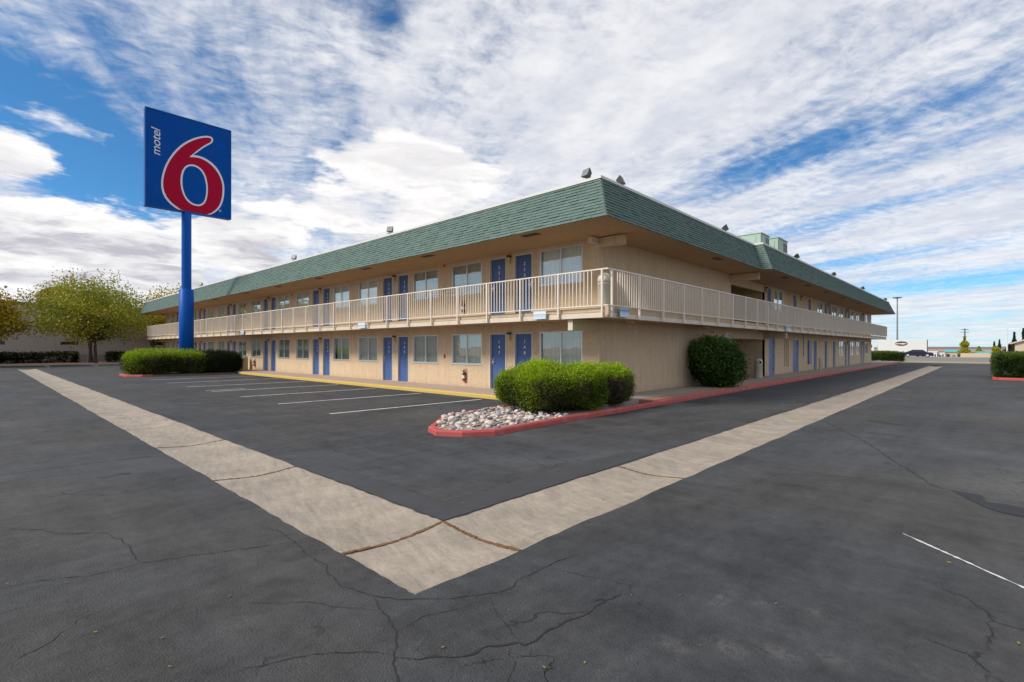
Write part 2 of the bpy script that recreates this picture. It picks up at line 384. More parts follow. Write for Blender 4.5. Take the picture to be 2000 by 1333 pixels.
# ------------------------------------------------------------------ ground, lot, gutter
GU0, GU1, GV0, GV1 = 2.05, 3.12, 2.85, 3.87      # the two arms of the concrete gutter
def ground():
    us = [-9000, -300, -70, 60, 100, 135, 160, 190, 230, 300, 900, 12000]
    zs = [-.14, -.14, -.14, -.14, -.14, -.35, -1.3, -2.6, -3.7, -4.6, -5.5, -6]
    mb = MB(); vs = [-9000, -60, 0, 70, 300, 12000]
    P = [(u, v, z) for u, z in zip(us, zs) for v in vs]; k = len(vs)
    mb.add(P, [(i * k + j, (i + 1) * k + j, (i + 1) * k + j + 1, i * k + j + 1) for i in range(len(us) - 1) for j in range(k - 1)])
    mb.build('ground', 'desert', kind='structure')
    def edge(p, q, amp, n):     # ragged asphalt edge from p to q
        out = []; dx, dy = q[0] - p[0], q[1] - p[1]; L = math.hypot(dx, dy); w = 0.0
        for i in range(n):
            t = (i / n) ** 1.5; w = .35 * w + random.uniform(-amp, amp)
            o = (w if 0 < i else 0); out.append((p[0] + dx * t - dy / L * o, p[1] + dy * t + dx / L * o, 0))
        return out
    mb = MB()
    a = .014
    mb.poly([(-70, -50, 0), (GU0, -50, 0)] + edge((GU0, GV0), (GU0, 56), a, 170) + [(GU0, 56, 0), (GU0, 66, 0), (-70, 66, 0)])
    mb.poly(edge((GU0, GV0), (62.5, GV0), a, 170)[::-1] + [(GU0, -50, 0), (74, -50, 0), (74, GV0, 0), (62.5, GV0, 0)])
    mb.poly(edge((GU1, GV1), (62.5, GV1), a, 170) + [(62.5, GV1, 0), (74, GV1, 0), (74, 66, 0), (GU1, 66, 0), (GU1, 56, 0)] + edge((GU1, GV1), (GU1, 56), a, 170)[:0:-1])
    mb.poly([(GU0, 56, 0), (GU1, 56, 0), (GU1, 66, 0), (GU0, 66, 0)])
    mb.poly([(62.5, GV0, 0), (74, GV0, 0), (74, GV1, 0), (62.5, GV1, 0)])
    lot = mb.build('parking_lot', 'asphalt', kind='structure')
    # darker replaced strip just inside the gutter
    w = .40
    mb = MB(); mb.poly([(3.13, 3.88, .004), (7.4, 3.88, .004), (7.2, 4.28, .004), (3.5, 4.34, .004), (3.5, 5.0, .004), (3.46, 7.1, .004), (3.36, 7.75, .004), (3.13, 7.5, .004)])
    mb.build('asphalt_patch', 'asphalt_patch', lot)
    # gutter slabs, dished across
    gut = empty('concrete_gutter', kind='structure')
    prof = [(0, -.004), (.12, -.012), (.3, -.032), (.5, -.045), (.7, -.032), (.88, -.012), (1, -.004)]
    def slab(p0, p1, along):
        mb = MB(); n = max(2, int((p1 - p0) / .5)); vs = []; k = len(prof)
        for i in range(n + 1):
            s_ = p0 + (p1 - p0) * i / n
            for w_, z in prof:
                vs.append((GU0 - .03 + (GU1 - GU0 + .06) * w_, s_, z) if along == 'v' else (s_, GV0 - .03 + (GV1 - GV0 + .06) * w_, z))
        m_ = len(vs); vs += [(x, y, -.12) for x, y, z in vs]
        fs = [(i * k + j, i * k + j + 1, (i + 1) * k + j + 1, (i + 1) * k + j) for i in range(n) for j in range(k - 1)]
        if along == 'u': fs = [f[::-1] for f in fs]
        fs += [(j, j + 1, m_ + j + 1, m_ + j) for j in range(k - 1)] + [(n * k + j + 1, n * k + j, m_ + n * k + j, m_ + n * k + j + 1) for j in range(k - 1)]
        mb.add(vs, fs); return mb.build('slab', 'concrete', gut)
    vj = [3.87, 7.2, 10.27, 13.1] + [13.1 + 3.05 * i for i in range(1, 15)]
    for p, q in zip(vj, vj[1:]): slab(p + .012, q - .012, 'v')
    uj = [3.12, 6.3, 9.25] + [9.25 + 3.05 * i for i in range(1, 18)]
    for p, q in zip(uj, uj[1:]): slab(p + .012, q - .012, 'u')
    # corner slab, dished from both arms
    mb = MB(); N = 8; vs = []
    def dish(t): return -.004 - .041 * max(0.0, 1 - abs(2 * t - 1) ** 1.7)
    for i in range(N + 1):
        for j in range(N + 1):
            x, y = i / N, j / N
            z = max(dish(x), dish(y)) if (x < .5 and y < .5) else min(dish(x), dish(y))
            vs.append((GU0 - .03 + (GU1 - GU0 + .018) * x, GV0 - .03 + (GV1 - GV0 + .018) * y, z))
    mb.add(vs, [(i * (N + 1) + j, (i + 1) * (N + 1) + j, (i + 1) * (N + 1) + j + 1, i * (N + 1) + j + 1) for i in range(N) for j in range(N)])
    mb.build('slab', 'concrete', gut, smooth=True)
    mb = MB()                                                   # debris-filled joints
    def dishz(w_): return np.interp(w_, [p[0] for p in prof], [p[1] for p in prof])
    for q in vj[:3]:
        for i in range(24):
            t = i / 24; mb.box(GU0 + 1.07 * t, GU0 + 1.07 * (t + .045), q - .012 - random.uniform(0, .012), q + .012 + random.uniform(0, .012), -.1, dishz(t + .02) + random.uniform(.001, .006))
    for q in uj[:2]:
        for i in range(24):
            t = i / 24; mb.box(q - .012 - random.uniform(0, .012), q + .012 + random.uniform(0, .012), GV0 + 1.02 * t, GV0 + 1.02 * (t + .045), -.1, dishz(t + .02) + random.uniform(.001, .006))
    mb.build('joint_debris', 'crack_straw', gut, kind='stuff')
    # cracks, tar, paint: traced on the ground in metres
    def ribbon(pts, w, jit=.012, z=.0035, closed=False):
        P = [Vector((x, y, 0)) for x, y in pts]; Q = []
        for p, q in zip(P, P[1:]):
            n = max(2, int((q - p).length / .035))
            for i in range(n): Q.append(p.lerp(q, i / n))
        Q.append(P[-1]); vs = []; N_ = len(Q); o = 0
        for i, p in enumerate(Q):
            d = (Q[min(i + 1, N_ - 1)] - Q[max(i - 1, 0)]).normalized(); nrm = Vector((-d.y, d.x, 0)); o = o * .75 + random.uniform(-jit, jit)
            ww = w * random.uniform(.2, 1.05) * min(1, (i + 1) / 6, (N_ - i) / 6)
            vs += [p + nrm * (o + ww / 2) + Vector((0, 0, z)), p + nrm * (o - ww / 2) + Vector((0, 0, z))]
        return MB().add(vs, [(2 * i, 2 * i + 1, 2 * i + 3, 2 * i + 2) for i in range(N_ - 1)])
    CR = [(.012, [(.1, 5.04), (.23, 5.04), (.55, 4.86), (.7, 4.86), (.88, 4.86), (1.28, 4.69), (1.55, 4.56), (1.9, 4.41)]),
          (.012, [(.13, 6.8), (.22, 6.59), (.39, 6.41), (.55, 6.12), (.68, 5.99), (.79, 5.89), (.86, 5.58), (.88, 5.26), (.88, 4.86)]),
          (.016, [(-.9, 9.5), (.19, 9.56), (.69, 9.56), (1.18, 9.58), (1.6, 9.55), (2.0, 9.44)]),
          (.010, [(1.84, 4.99), (1.9, 4.81), (1.91, 4.61), (1.9, 4.41), (1.85, 4.11), (1.86, 3.76), (1.8, 3.61), (1.77, 3.36), (1.81, 3.17), (1.85, 3.05), (1.99, 2.83), (2.14, 2.66), (2.29, 2.56), (2.4, 2.51), (2.56, 2.44), (2.7, 2.48), (2.9, 2.51), (3.15, 2.48), (3.41, 2.45)]),
          (.011, [(1.85, 3.04), (1.79, 2.84), (1.74, 2.66), (1.7, 2.56), (1.6, 2.41), (1.55, 2.35), (1.45, 2.18), (1.35, 2.0)]),
          (.007, [(1.7, 2.56), (1.81, 2.58), (1.92, 2.58), (2.05, 2.54), (2.22, 2.48), (2.34, 2.52)]),
          (.022, [(1.57, 2.36), (1.64, 2.24), (1.71, 2.19), (1.78, 2.13), (1.87, 2.08), (1.98, 2.06), (2.06, 2.01), (2.13, 1.96), (2.13, 1.91), (2.25, 1.9), (2.37, 1.9), (2.49, 1.89), (2.66, 1.86), (2.83, 1.87), (2.9, 1.86)]),
          (.008, [(3.37, 7.7), (3.45, 7.11), (3.5, 5.77), (3.51, 5.01), (3.5, 4.35), (3.75, 4.34), (4.13, 4.3), (4.9, 4.29), (7.2, 4.28)]),
          (.030, [(13.2, 2.62), (11.78, 1.95), (10.87, 1.53), (10.05, 1.25), (8.95, .81), (8.09, .49), (7.89, .31)]),
          (.010, [(6.6, 2.1), (7.39, 2.04), (7.74, 1.51), (8.04, .89), (8.0, .58)]),
          (.010, [(.9, 2.86), (1.15, 2.78), (1.27, 2.73), (1.38, 2.64), (1.46, 2.54), (1.56, 2.39)]),
          (.008, [(2.13, 1.91), (2.2, 2.1), (2.26, 2.3), (2.4, 2.5)]), (.007, [(1.2, 3.6), (1.35, 3.45), (1.5, 3.3), (1.62, 3.05), (1.8, 2.85)]),
          (.012, [(3.2, 17), (4.4, 17.3), (5.7, 17.1), (6.9, 17.5)]), (.014, [(14, 2.6), (14.6, .8), (14.2, -1), (15, -4)]), (.012, [(5.5, 4.4), (5.9, 5.4), (5.8, 6.3), (6.2, 7.0)]),
          (.016, [(24, 2.8), (24.3, .4), (23.7, -2.5), (24.2, -6)]), (.014, [(18, 4.1), (18.4, 5.6), (18.2, 6.9)])]
    for w_, pts in CR: ribbon(pts, w_).build('crack', 'crack_dark', lot)
    tar = [(7.95, .31), (7.93, .15), (7.92, .04), (7.6, -.01), (7.63, -.15), (7.59, -.26), (7.4, -.6), (7.1, -.75), (7.15, -.4), (7.24, -.08), (7.34, .01), (7.61, .14)]
    MB().poly([(x, y, .005) for x, y in tar]).build('tar_patch', 'tar_sealant', lot)
    ribbon([(5.80, .56), (5.45, .2), (5.05, -.22), (4.6, -.7)], .034, .002, .004).build('painted_line', 'line_white', lot)
    for i, v in enumerate((12.27, 15.55, 18.75, 21.85, 25.2, 28.6, 32.1)):          # bays in front of the long facade
        vs = []; N_ = 14
        for j in range(N_ + 1):
            u = 6.18 + (11.35 - 6.18) * j / N_; vv = v - .17 * j / N_
            vs += [(u, vv - .05 + random.uniform(-.006, .006), .004), (u, vv + .05 + random.uniform(-.006, .006), .004)]
        MB().add(vs, [(2 * j, 2 * j + 2, 2 * j + 3, 2 * j + 1) for j in range(N_)]).build('painted_line', 'line_white', lot)
    MB().poly([(6.15, 22.45, .004), (7.6, 22.4, .004), (7.6, 22.48, .004), (6.15, 22.53, .004)]).build('painted_line', 'line_white', lot)
    for u in (-6, -2.6, .8, 4.2, 7.6):
        MB().poly([(u, 60.5, .004), (u + .11, 60.5, .004), (u + .11, 65.4, .004), (u, 65.4, .004)]).build('painted_line', 'line_white', lot)
    # leaves and litter on the asphalt
    n = 24; V = []
    for i in range(n):
        d = random.uniform(2.2, 5.5) if i < 90 else random.uniform(5, 16); th = YAW + random.uniform(-.8, .8)
        x, y = d * math.cos(th), d * math.sin(th); r_ = random.uniform(.003, .010) * (1 + d * .04); a_ = random.uniform(0, 6.28)
        for k in range(4): V.append((x + r_ * math.cos(a_ + k * 1.57) * (1.6 if k % 2 else .8), y + r_ * math.sin(a_ + k * 1.57) * (1.6 if k % 2 else .8), .007 + random.uniform(0, .006)))
    me = np_mesh('leaf_litter', np.array(V), 4, RNG.random(n) * .4, 'tree_yellow')
    share('leaf_litter', me, label='tiny dry yellow leaves and crumbs scattered on asphalt', kind='stuff')
    return lot
LOT = ground()

def kerb_path(name, pts, w, h, m, label, cat='kerb', side=1, group=None):
    """kerb of width w to the left (side=1) of the path, in separate rounded lengths joined as one thing"""
    P = [Vector((x, y)) for x, y in pts]; N_ = len(P); off = []
    for i in range(N_):
        d = (P[min(i + 1, N_ - 1)] - P[max(i - 1, 0)]).normalized(); off.append(Vector((-d.y, d.x)) * side)
    prof = [(0, -.05), (.012, h * .72), (.035, h), (w, h), (w, -.05)]; vs = []
    for p, o in zip(P, off):
        for a, z in prof: vs.append((p.x + o.x * a, p.y + o.y * a, z))
    k = len(prof); fs = [(i * k + j, (i + 1) * k + j, (i + 1) * k + j + 1, i * k + j + 1) for i in range(N_ - 1) for j in range(k - 1)]
    fs += [tuple(range(k)), tuple(range((N_ - 1) * k + k - 1, (N_ - 1) * k - 1, -1))]
    return MB().add(vs, fs).build(name, m, label=label, cat=cat, group=group)
def fine_path(pts, step=.5, jit=.004):
    out = []
    for (x0, y0), (x1, y1) in zip(pts, pts[1:]):
        n = max(1, int(math.hypot(x1 - x0, y1 - y0) / step))
        for i in range(n): out.append((x0 + (x1 - x0) * i / n + random.uniform(-jit, jit), y0 + (y1 - y0) * i / n + random.uniform(-jit, jit)))
    return out + [pts[-1]]
UA, VB = 13.38, 8.85             # wall planes of the two facades
A_END, B_END = 62.5, 64.9
def pavements():
    kerb_path('kerb', fine_path([(11.62, 35.6), (11.62, 9.85)]), .13, .13, 'kerb_yellow', 'yellow painted kerb along the parking bays', side=1)
    kerb_path('kerb', fine_path([(9.0, 6.98), (40, 7.02), (70.5, 7.0), (71.2, 7.3), (71.5, 8.2)], 1.0), .13, .12, 'kerb_red', 'long red painted kerb beside the end wall walkway', side=1)
    kerb_path('kerb', fine_path([(11.3, 9.78), (9.5, 9.72), (7.4, 9.27), (6.25, 8.25), (6.03, 7.72), (6.30, 7.25), (6.84, 6.90), (9.0, 6.98)], .35), .14, .11, 'kerb_red', 'red painted kerb around the stone planter tip', side=1)
    # walkway slabs, each a real slab with a joint
    wk = empty('walkway', kind='structure')
    v = 9.0
    while v < A_END + 2:
        v1 = min(v + 1.86, A_END + 2.4); MB().box(11.77, UA - .002, v + .006, v1 - .006, -.1, .150 + random.uniform(-.002, .002)).build('paving_slab', 'walkway_pink', wk); v = v1
    u = 11.78
    while u < 71:
        v1 = u + 1.9
        MB().box(u + .006, v1 - .006, 7.62, VB - .002 if u + 1.9 < 64.8 else 9.8, -.1, .150 + random.uniform(-.002, .002)).build('paving_slab', 'walkway_grey', wk)
        if u > 12.5: MB().box(u + .006, v1 - .006, 7.16, 7.612, -.1, .146).build('border_slab', 'walkway_terracotta' if u < 40 else 'walkway_grey', wk)
        u = v1
    MB().box(24.61, 29.61, VB, 18.7, -.1, .149).build('paving_slab', 'walkway_grey', wk)
pavements()
LOCAL = {'A': -R(90), 'B': 0.0}
def at_wall(side, s, z, dep=0.0): return (UA + dep, s, z) if side == 'A' else (s, VB + dep, z)

# ------------------------------------------------------------------ the motel
Z2 = 2.82                        # storey height
P = 7.45                         # one pair of rooms
def bays_A():
    out = []
    for k in range(7): out.append(9.5 + P * k)
    return out
def build_motel():
    motel = empty('motel', (UA, VB, 0), label='two storey tan stucco motel with green shingled mansard roof and white balcony railing', cat='building')
    motel.location = (0, 0, 0)
    W = []; D = []               # (side, s0, s1, z0, z1, kind)
    num1, num2 = 148, 252
    for s in bays_A():
        for fl in (0, 1):
            z = Z2 * fl
            W.append(('A', s, s + 1.8, 1.04 + z, 2.25 + z)); W.append(('A', s + 4.74, s + 6.54, 1.04 + z, 2.25 + z))
        for j, (a, b) in enumerate(((2.17, 2.98), (3.46, 4.27))):
            D.append(('A', s + a, s + b, .15, 2.20, str(num1), 'door_blue', j)); D.append(('A', s + a, s + b, Z2 + .13, Z2 + 2.22, str(num2), 'door_blue', j))
            num1 -= 1; num2 -= 1
    n2 = 250
    W += [('B', 31.3, 33.1, 1.04 + Z2, 2.25 + Z2)]
    D += [('B', 30.0, 30.8, Z2 + .13, Z2 + 2.22, '', 'door_blue', 0), ('B', 35.2, 36.0, Z2 + .13, Z2 + 2.22, '', 'door_blue', 0), ('B', 38.9, 39.7, Z2 + .13, Z2 + 2.22, '', 'door_blue', 1)]
    D += [('B', 30.3, 31.5, .15, 2.25, '', 'door_lavender', 0), ('B', 35.1, 36.55, .15, 2.20, '', 'door_lavender', 0), ('B', 40.4, 41.3, .15, 2.2, '', 'door_blue', 0), ('B', 43.7, 44.6, .15, 2.2, '', 'door_blue', 1), ('B', 46.5, 47.4, .15, 2.2, '', 'door_blue', 0)]
    for k in range(3):
        s = 41.5 + P * k; z = Z2
        if k < 3:
            W.append(('B', s, s + 1.8, 1.04 + z, 2.25 + z)); W.append(('B', s + 4.74, s + 6.54, 1.04 + z, 2.25 + z))
            for j, (a, b) in enumerate(((2.17, 2.98), (3.46, 4.27))): D.append(('B', s + a, s + b, Z2 + .13, Z2 + 2.22, '', 'door_blue', j))
        if k > 0:
            W.append(('B', s, s + 1.8, 1.04, 2.25)); W.append(('B', s + 4.74, s + 6.54, 1.04, 2.25))
            for j, (a, b) in enumerate(((2.17, 2.98), (3.46, 4.27))): D.append(('B', s + a, s + b, .15, 2.2, '', 'door_blue', j))
    # --- walls with real openings
    def wall(side, s0, s1, z0, z1, holes):
        holes = [(max(h[0], s0), min(h[1], s1), h[2], h[3]) for h in holes if h[1] > s0 and h[0] < s1]
        ss = sorted({s0, s1} | {h[0] for h in holes} | {h[1] for h in holes}); mb = MB(); dep = .14
        def q(a, b, c, d): mb.add([at_wall(side, a, c), at_wall(side, b, c), at_wall(side, b, d), at_wall(side, a, d)], [(3, 2, 1, 0) if side == 'A' else (0, 1, 2, 3)])
        for a, b in zip(ss, ss[1:]):
            cuts = sorted([(h[2], h[3]) for h in holes if h[0] <= a + 1e-6 and h[1] >= b - 1e-6]); z = z0
            for c, d in cuts:
                if c > z + 1e-6: q(a, b, z, c)
                z = d
            if z < z1: q(a, b, z, z1)
        for a, b, c, d in holes:                               # reveals
            for (p, r_) in (((a, c), (a, d)), ((a, d), (b, d)), ((b, d), (b, c)), ((b, c), (a, c))):
                mb.add([at_wall(side, p[0], p[1]), at_wall(side, r_[0], r_[1]), at_wall(side, r_[0], r_[1], dep), at_wall(side, p[0], p[1], dep)], [(0, 1, 2, 3)])
        return mb.build('wall', 'stucco', motel)
    HA = [(w[1], w[2], w[3], w[4]) for w in W if w[0] == 'A'] + [(d[1] - .05, d[2] + .05, d[3], d[4] + .05) for d in D if d[0] == 'A']
    HB = [(w[1], w[2], w[3], w[4]) for w in W if w[0] == 'B'] + [(d[1] - .05, d[2] + .05, d[3], d[4] + .05) for d in D if d[0] == 'B']
    VENT = (33.15, 34.35, .55, 2.26)
    HB.append(VENT)
    wall('A', VB, A_END, .0, 5.4, HA)
    wall('B', UA, 24.6, .0, 5.4, [])
    wall('B', 29.62, B_END, .0, 5.4, HB)
    mb = MB()                                                   # breezeway sides, back walls, far ends
    mb.box(24.45, 24.598, VB + .15, 19, 0, 6.375); mb.box(29.622, 29.77, VB + .15, 19, 0, 6.375); mb.box(24.6, 29.62, 18.8, 19, 0, 6.375)
    mb.build('breezeway_wall', 'stucco', motel)
    mb = MB(); mb.box(UA + .15, 24.6, A_END - .15, A_END, 0, 6.375); mb.box(24.3, 24.45, 19, A_END - .15, 0, 6.375); mb.box(B_END - .15, B_END, VB + .15, 19, 0, 6.375); mb.box(29.77, B_END - .15, 18.8, 19, 0, 6.375)
    mb.build('rear_wall', 'stucco', motel)
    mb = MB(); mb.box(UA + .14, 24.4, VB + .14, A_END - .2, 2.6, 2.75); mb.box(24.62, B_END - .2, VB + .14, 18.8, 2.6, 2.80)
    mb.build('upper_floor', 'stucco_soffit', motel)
    # --- windows: frame > panes, curtain
    wn = 1.8; wh = 1.21; fr = MB(); t = .045
    for x0, x1, z0, z1 in ((-wn / 2, wn / 2, 0, t), (-wn / 2, wn / 2, wh - t, wh), (-wn / 2, -wn / 2 + t, t, wh - t), (wn / 2 - t, wn / 2, t, wh - t)): fr.box(x0, x1, -.012, .075, z0, z1)
    fr.box(-.028, .028, .012, .062, t, wh - t); fr.box(-wn / 2 - .03, wn / 2 + .03, -.035, -.012, -.03, .012)
    fme = fr.mesh('window', 'aluminium')
    pme = MB().box(-wn / 4 + .02, wn / 4 - .02, 0, .006, t - .01, wh - t + .01).mesh('pane', 'window_glass')
    cms = []
    for x0, x1, cm in ((-.89, .89, 'curtain'), (-.70, .89, 'curtain'), (-.89, .89, 'curtain_sheer'), (-.89, .78, 'curtain')):
        mb = MB(); n = 90; vs = []; ph = random.random() * 6
        for i in range(n + 1):
            x = x0 + (x1 - x0) * i / n; y = .15 + .034 * math.sin(x * 42 + ph + 1.2 * math.sin(x * 7)) + .008 * math.sin(x * 17)
            vs += [(x, y, -.05), (x, y, wh + .05)]
        mb.add(vs, [(2 * i, 2 * i + 2, 2 * i + 3, 2 * i + 1) for i in range(n)]); cms.append(mb.mesh('curtain', cm, True))
    for i, (side, s0, s1, z0, z1) in enumerate(W):
        o = share('window', fme, motel, at_wall(side, (s0 + s1) / 2, z0, .012), LOCAL[side])
        share('pane', pme, o, (-wn / 4, .045, 0)); share('pane', pme, o, (wn / 4, .030, 0))
        ci = 2 if (z0 > 2 and i % 3) else random.choice((0, 0, 1, 3)) 
        share('curtain', cms[ci], o)
    # --- doors: leaf > frame, handle, number
    def door_parts(w_, h_):
        leaf = MB().box(-w_ / 2, w_ / 2, .085, .13, .004, h_).mesh('door', 'door_blue')
        f = MB(); f.box(-w_ / 2 - .05, -w_ / 2, -.012, .138, 0, h_ + .05); f.box(w_ / 2, w_ / 2 + .05, -.012, .138, 0, h_ + .05); f.box(-w_ / 2, w_ / 2, -.012, .138, h_, h_ + .05)
        return leaf, f.mesh('door_frame', 'frame_cream')
    hb = MB(); hb.box(-.03, .03, .072, .086, .90, 1.14); hb.tube([(0, .075, 1.0), (0, .03, 1.0)], .012, 8); hb.box(-.11, .012, .018, .034, .985, 1.012); hb.lathe([(.026, 0), (.026, .02)], n=8)
    hme = hb.mesh('handle', 'chrome')
    cache = {}
    for side, s0, s1, z0, z1, num, m, hand in D:
        w_, h_ = round(s1 - s0, 3), round(z1 - z0, 3); key = (w_, h_, m)
        if key not in cache:
            leaf, f = door_parts(w_, h_); leaf = leaf.copy(); leaf.materials.clear(); leaf.materials.append(MATS[m]); cache[key] = (leaf, f)
        leaf, f = cache[key]
        o = share('door', leaf, motel, at_wall(side, (s0 + s1) / 2, z0), LOCAL[side]); share('door_frame', f, o)
        hx = (w_ / 2 - .07) * (1 if hand == 0 else -1)
        if m == 'door_lavender':
            for hz in (.25, 1.0, 1.75): MB().box(w_ / 2 - .035, w_ / 2 + .012, .07, .086, hz, hz + .13).build('hinge', 'steel_dark', o)
            MB().box(-.005, .005, .081, .0855, .02, h_ - .02).build('leaf_joint', 'steel_dark', o) if w_ > 1.3 else None
            MB().box(-w_ / 2 + .04, -w_ / 2 + .09, .06, .086, .92, 1.08).build('handle', 'chrome', o)
            continue
        hd = share('handle', hme, o, (hx, 0, 0)); hd.scale = (1 if hand == 0 else -1, 1, 1)
        if num:
            for i, ch in enumerate(num):
                d = share('numeral', text_mesh(ch, .165, 'white_print', bold=.003), o, (.0, .080, 1.77 - .205 * i)); d.rotation_euler = (R(90), 0, 0)
    for s in bays_A():
        for o_ in (2.06, 4.36):
            for f in (0, 1): MB().box(UA - .004, UA + .004, s + o_ - .004, s + o_ + .004, 2.3 + Z2 * f, 2.57 if f == 0 else 5.15).build('control_joint', 'fascia_tan', motel)
    # --- lamps beside the doors, conduits, plates
    lamp_top = MB().box(-.062, .062, -.13, -.002, .16, .235).mesh('wall_lamp', 'steel_dark'); lamp_glass = MB().box(-.05, .05, -.115, -.012, -.06, .16).mesh('lamp_glass', 'lamp_amber')
    spots = [('A', s + 3.22, 2.03 + Z2 * f) for s in bays_A() for f in (0, 1)] + [('B', 41.5 + P * k + 3.22, 2.03 + Z2) for k in range(3)] + [('B', 37.0, 2.03 + Z2), ('B', 29.8, 2.0 + Z2)] + [('B', 41.5 + P * k + 3.22, 2.03) for k in (1, 2)]
    for side, s, z in spots:
        o = share('wall_lamp', lamp_top, motel, at_wall(side, s, z), LOCAL[side]); share('lamp_glass', lamp_glass, o)
    plate = MB().box(-.04, .04, -.03, 0, 0, .14).mesh('alarm_box', 'extinguisher_red')
    for side, s, z in (('A', 16.5, 1.28), ('A', 16.5, 2.03 + 3.05), ('A', 16.5, 1.18 + Z2), ('A', 31.5, 4.9), ('B', 34.1, 4.95), ('B', 37.6, 1.15)): share('alarm_box', plate, motel, at_wall(side, s, z), LOCAL[side])
    MB().tube([at_wall('B', 37.6, 2.55, -.02), at_wall('B', 37.6, 1.29, -.02)], .015, 6).build('conduit', 'steel_dark', motel)
    # breeze-block vent screen beside the service door
    vent = MB().box(VENT[0], VENT[1], VB + .018, VB + .03, VENT[2], VENT[3]).build('vent_screen', 'hole_black', motel)
    for a, b in ((0, .14), (.34, .52), (.72, .86), (1.06, 1.2)): MB().box(VENT[0] + a, VENT[0] + b, VB - .004, VB + .0175, VENT[2], VENT[3]).build('screen_mullion', 'stucco', vent)
    nz = 15
    for j in range(nz + 1):
        z = VENT[2] + (VENT[3] - VENT[2]) * j / nz
        MB().box(VENT[0], VENT[1], VB - .001, VB + .0172, max(z - .022, VENT[2]), min(z + .022, VENT[3])).build('screen_bar', 'stucco', vent)
    # white notice board on the end wall
    nb = MB().box(23.95, 24.52, VB - .02, VB - .003, 1.72, 2.40).build('notice_board', 'white_print', motel)
    for z, w_ in ((2.28, .36), (2.17, .30), (2.05, .38), (1.95, .24), (1.85, .34)): MB().box(24.235 - w_ / 2, 24.235 + w_ / 2, VB - .024, VB - .0202, z, z + .055).build('print_line', 'grey_print', nb)
    # vending machine in blue against the wing
    MB().box(38.75, 39.4, VB - .10, VB - .003, .60, 2.2).build('meter_cabinet', 'door_lavender', motel)

    # --- balcony slab
    SU, SV = 11.88, 7.62
    EA, EB = A_END + .4, B_END + .6
    def lring(u0, v0, t_, z0, z1):      # L-shaped strip of thickness t_ inward from the outer edge
        return MB().prism([(u0, EA), (u0, v0), (EB, v0), (EB, v0 + t_), (u0 + t_, v0 + t_), (u0 + t_, EA)], z0, z1)
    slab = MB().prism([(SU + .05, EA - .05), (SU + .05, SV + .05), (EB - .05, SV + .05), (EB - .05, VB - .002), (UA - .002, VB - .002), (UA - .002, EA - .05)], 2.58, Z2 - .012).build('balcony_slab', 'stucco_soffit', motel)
    lring(SU + .022, SV + .022, .10, 2.705, Z2).build('slab_edge', 'fascia_tan', slab)
    # fascia boards between the posts
    post_v = [7.72 + 1.53 * i for i in range(36) if 7.72 + 1.53 * i < EA - .3]; post_u = [12.03 + 1.52 * i for i in range(35) if 12.03 + 1.52 * i < EB - .3]
    cuts = [SV] + post_v[1:] + [EA]
    for a, b in zip(cuts, cuts[1:]): MB().box(SU - .004 + random.uniform(-.003, .003), SU + .10, a + .004, b - .004, 2.545 + random.uniform(-.003, .003), 2.69).build('fascia_board', 'fascia_cream', slab)
    cuts = [SU + .1] + post_u[1:] + [EB]
    for a, b in zip(cuts, cuts[1:]): MB().box(a + .004, b - .004, SV - .004 + random.uniform(-.003, .003), SV + .10, 2.545 + random.uniform(-.003, .003), 2.69).build('fascia_board', 'fascia_cream', slab)
    # beams under the balcony and the roof
    bmo = MB().box(12.0, UA - .003, 8.86, 9.02, 2.22, 2.572).build('beam', 'stucco', motel, bevel=.008); MB().box(11.985, 11.9985, 8.855, 9.025, 2.215, 2.572).build('lit_end', 'fascia_cream', bmo)  # added cream plate paints the lit beam end against its shaded side
    MB().box(29.5, 29.72, 7.75, VB - .003, 2.20, 2.572).build('beam', 'fascia_tan', motel, bevel=.008)
    MB().box(UA + .002, UA + .20, 8.0, VB - .003, 4.86, 5.155).build('beam', 'stucco', motel, bevel=.008)
    MB().box(13.0, UA - .003, 8.86, 9.02, 4.97, 5.155).build('beam', 'fascia_cream', motel, bevel=.008)
    MB().box(24.42, 24.60, 7.55, VB - .003, 4.83, 5.155).build('beam', 'stucco', motel, bevel=.008)
    MB().box(24.62, 29.60, VB + .02, VB + .2, 4.75, 5.155).build('lintel', 'stucco', motel)
    MB().box(24.62, 29.60, VB + .02, VB + .2, 2.15, 2.80).build('lintel', 'stucco', motel)
    for x in (14.2, 20.2, 25.9): MB().box(x, x + .3, 8.2, 8.36, 2.50, 2.578).build('ceiling_lamp', 'lamp_amber', motel)
    # --- railing
    RU, RV, ZT, ZB = 11.82, 7.55, 3.90, 2.88
    mb = MB(); mb.box(RU - .022, RU + .022, RV - .022, EA, ZT - .035, ZT); mb.box(RU + .022, EB, RV - .022, RV + .022, ZT - .035, ZT)
    mb.box(RU - .016, RU + .016, RV - .016, EA, ZB - .014, ZB + .014); mb.box(RU + .016, EB, RV - .016, RV + .016, ZB - .014, ZB + .014)
    mb.box(EB - .032, EB, RV + .022, VB, ZT - .035, ZT); mb.box(RU + .022, UA, EA - .032, EA, ZT - .035, ZT)
    rail = mb.build('railing', 'railing_white', motel)
    pme = MB().box(-.025, .025, -.035, .02, 2.56, ZT - .037).mesh('post', 'railing_white')
    for v in post_v: share('post', pme, rail, (RU, v, 0), LOCAL['A'])
    for u in post_u: share('post', pme, rail, (u, RV, 0))
    MB().box(RU - .05, RU + .07, RV - .06, RV + .05, 2.60, 2.85).build('corner_plate', 'fascia_tan', rail)
    bm = MB().box(-.0115, .0115, -.0115, .0115, ZB + .015, ZT - .036); bme = bm.mesh('baluster', 'railing_white')
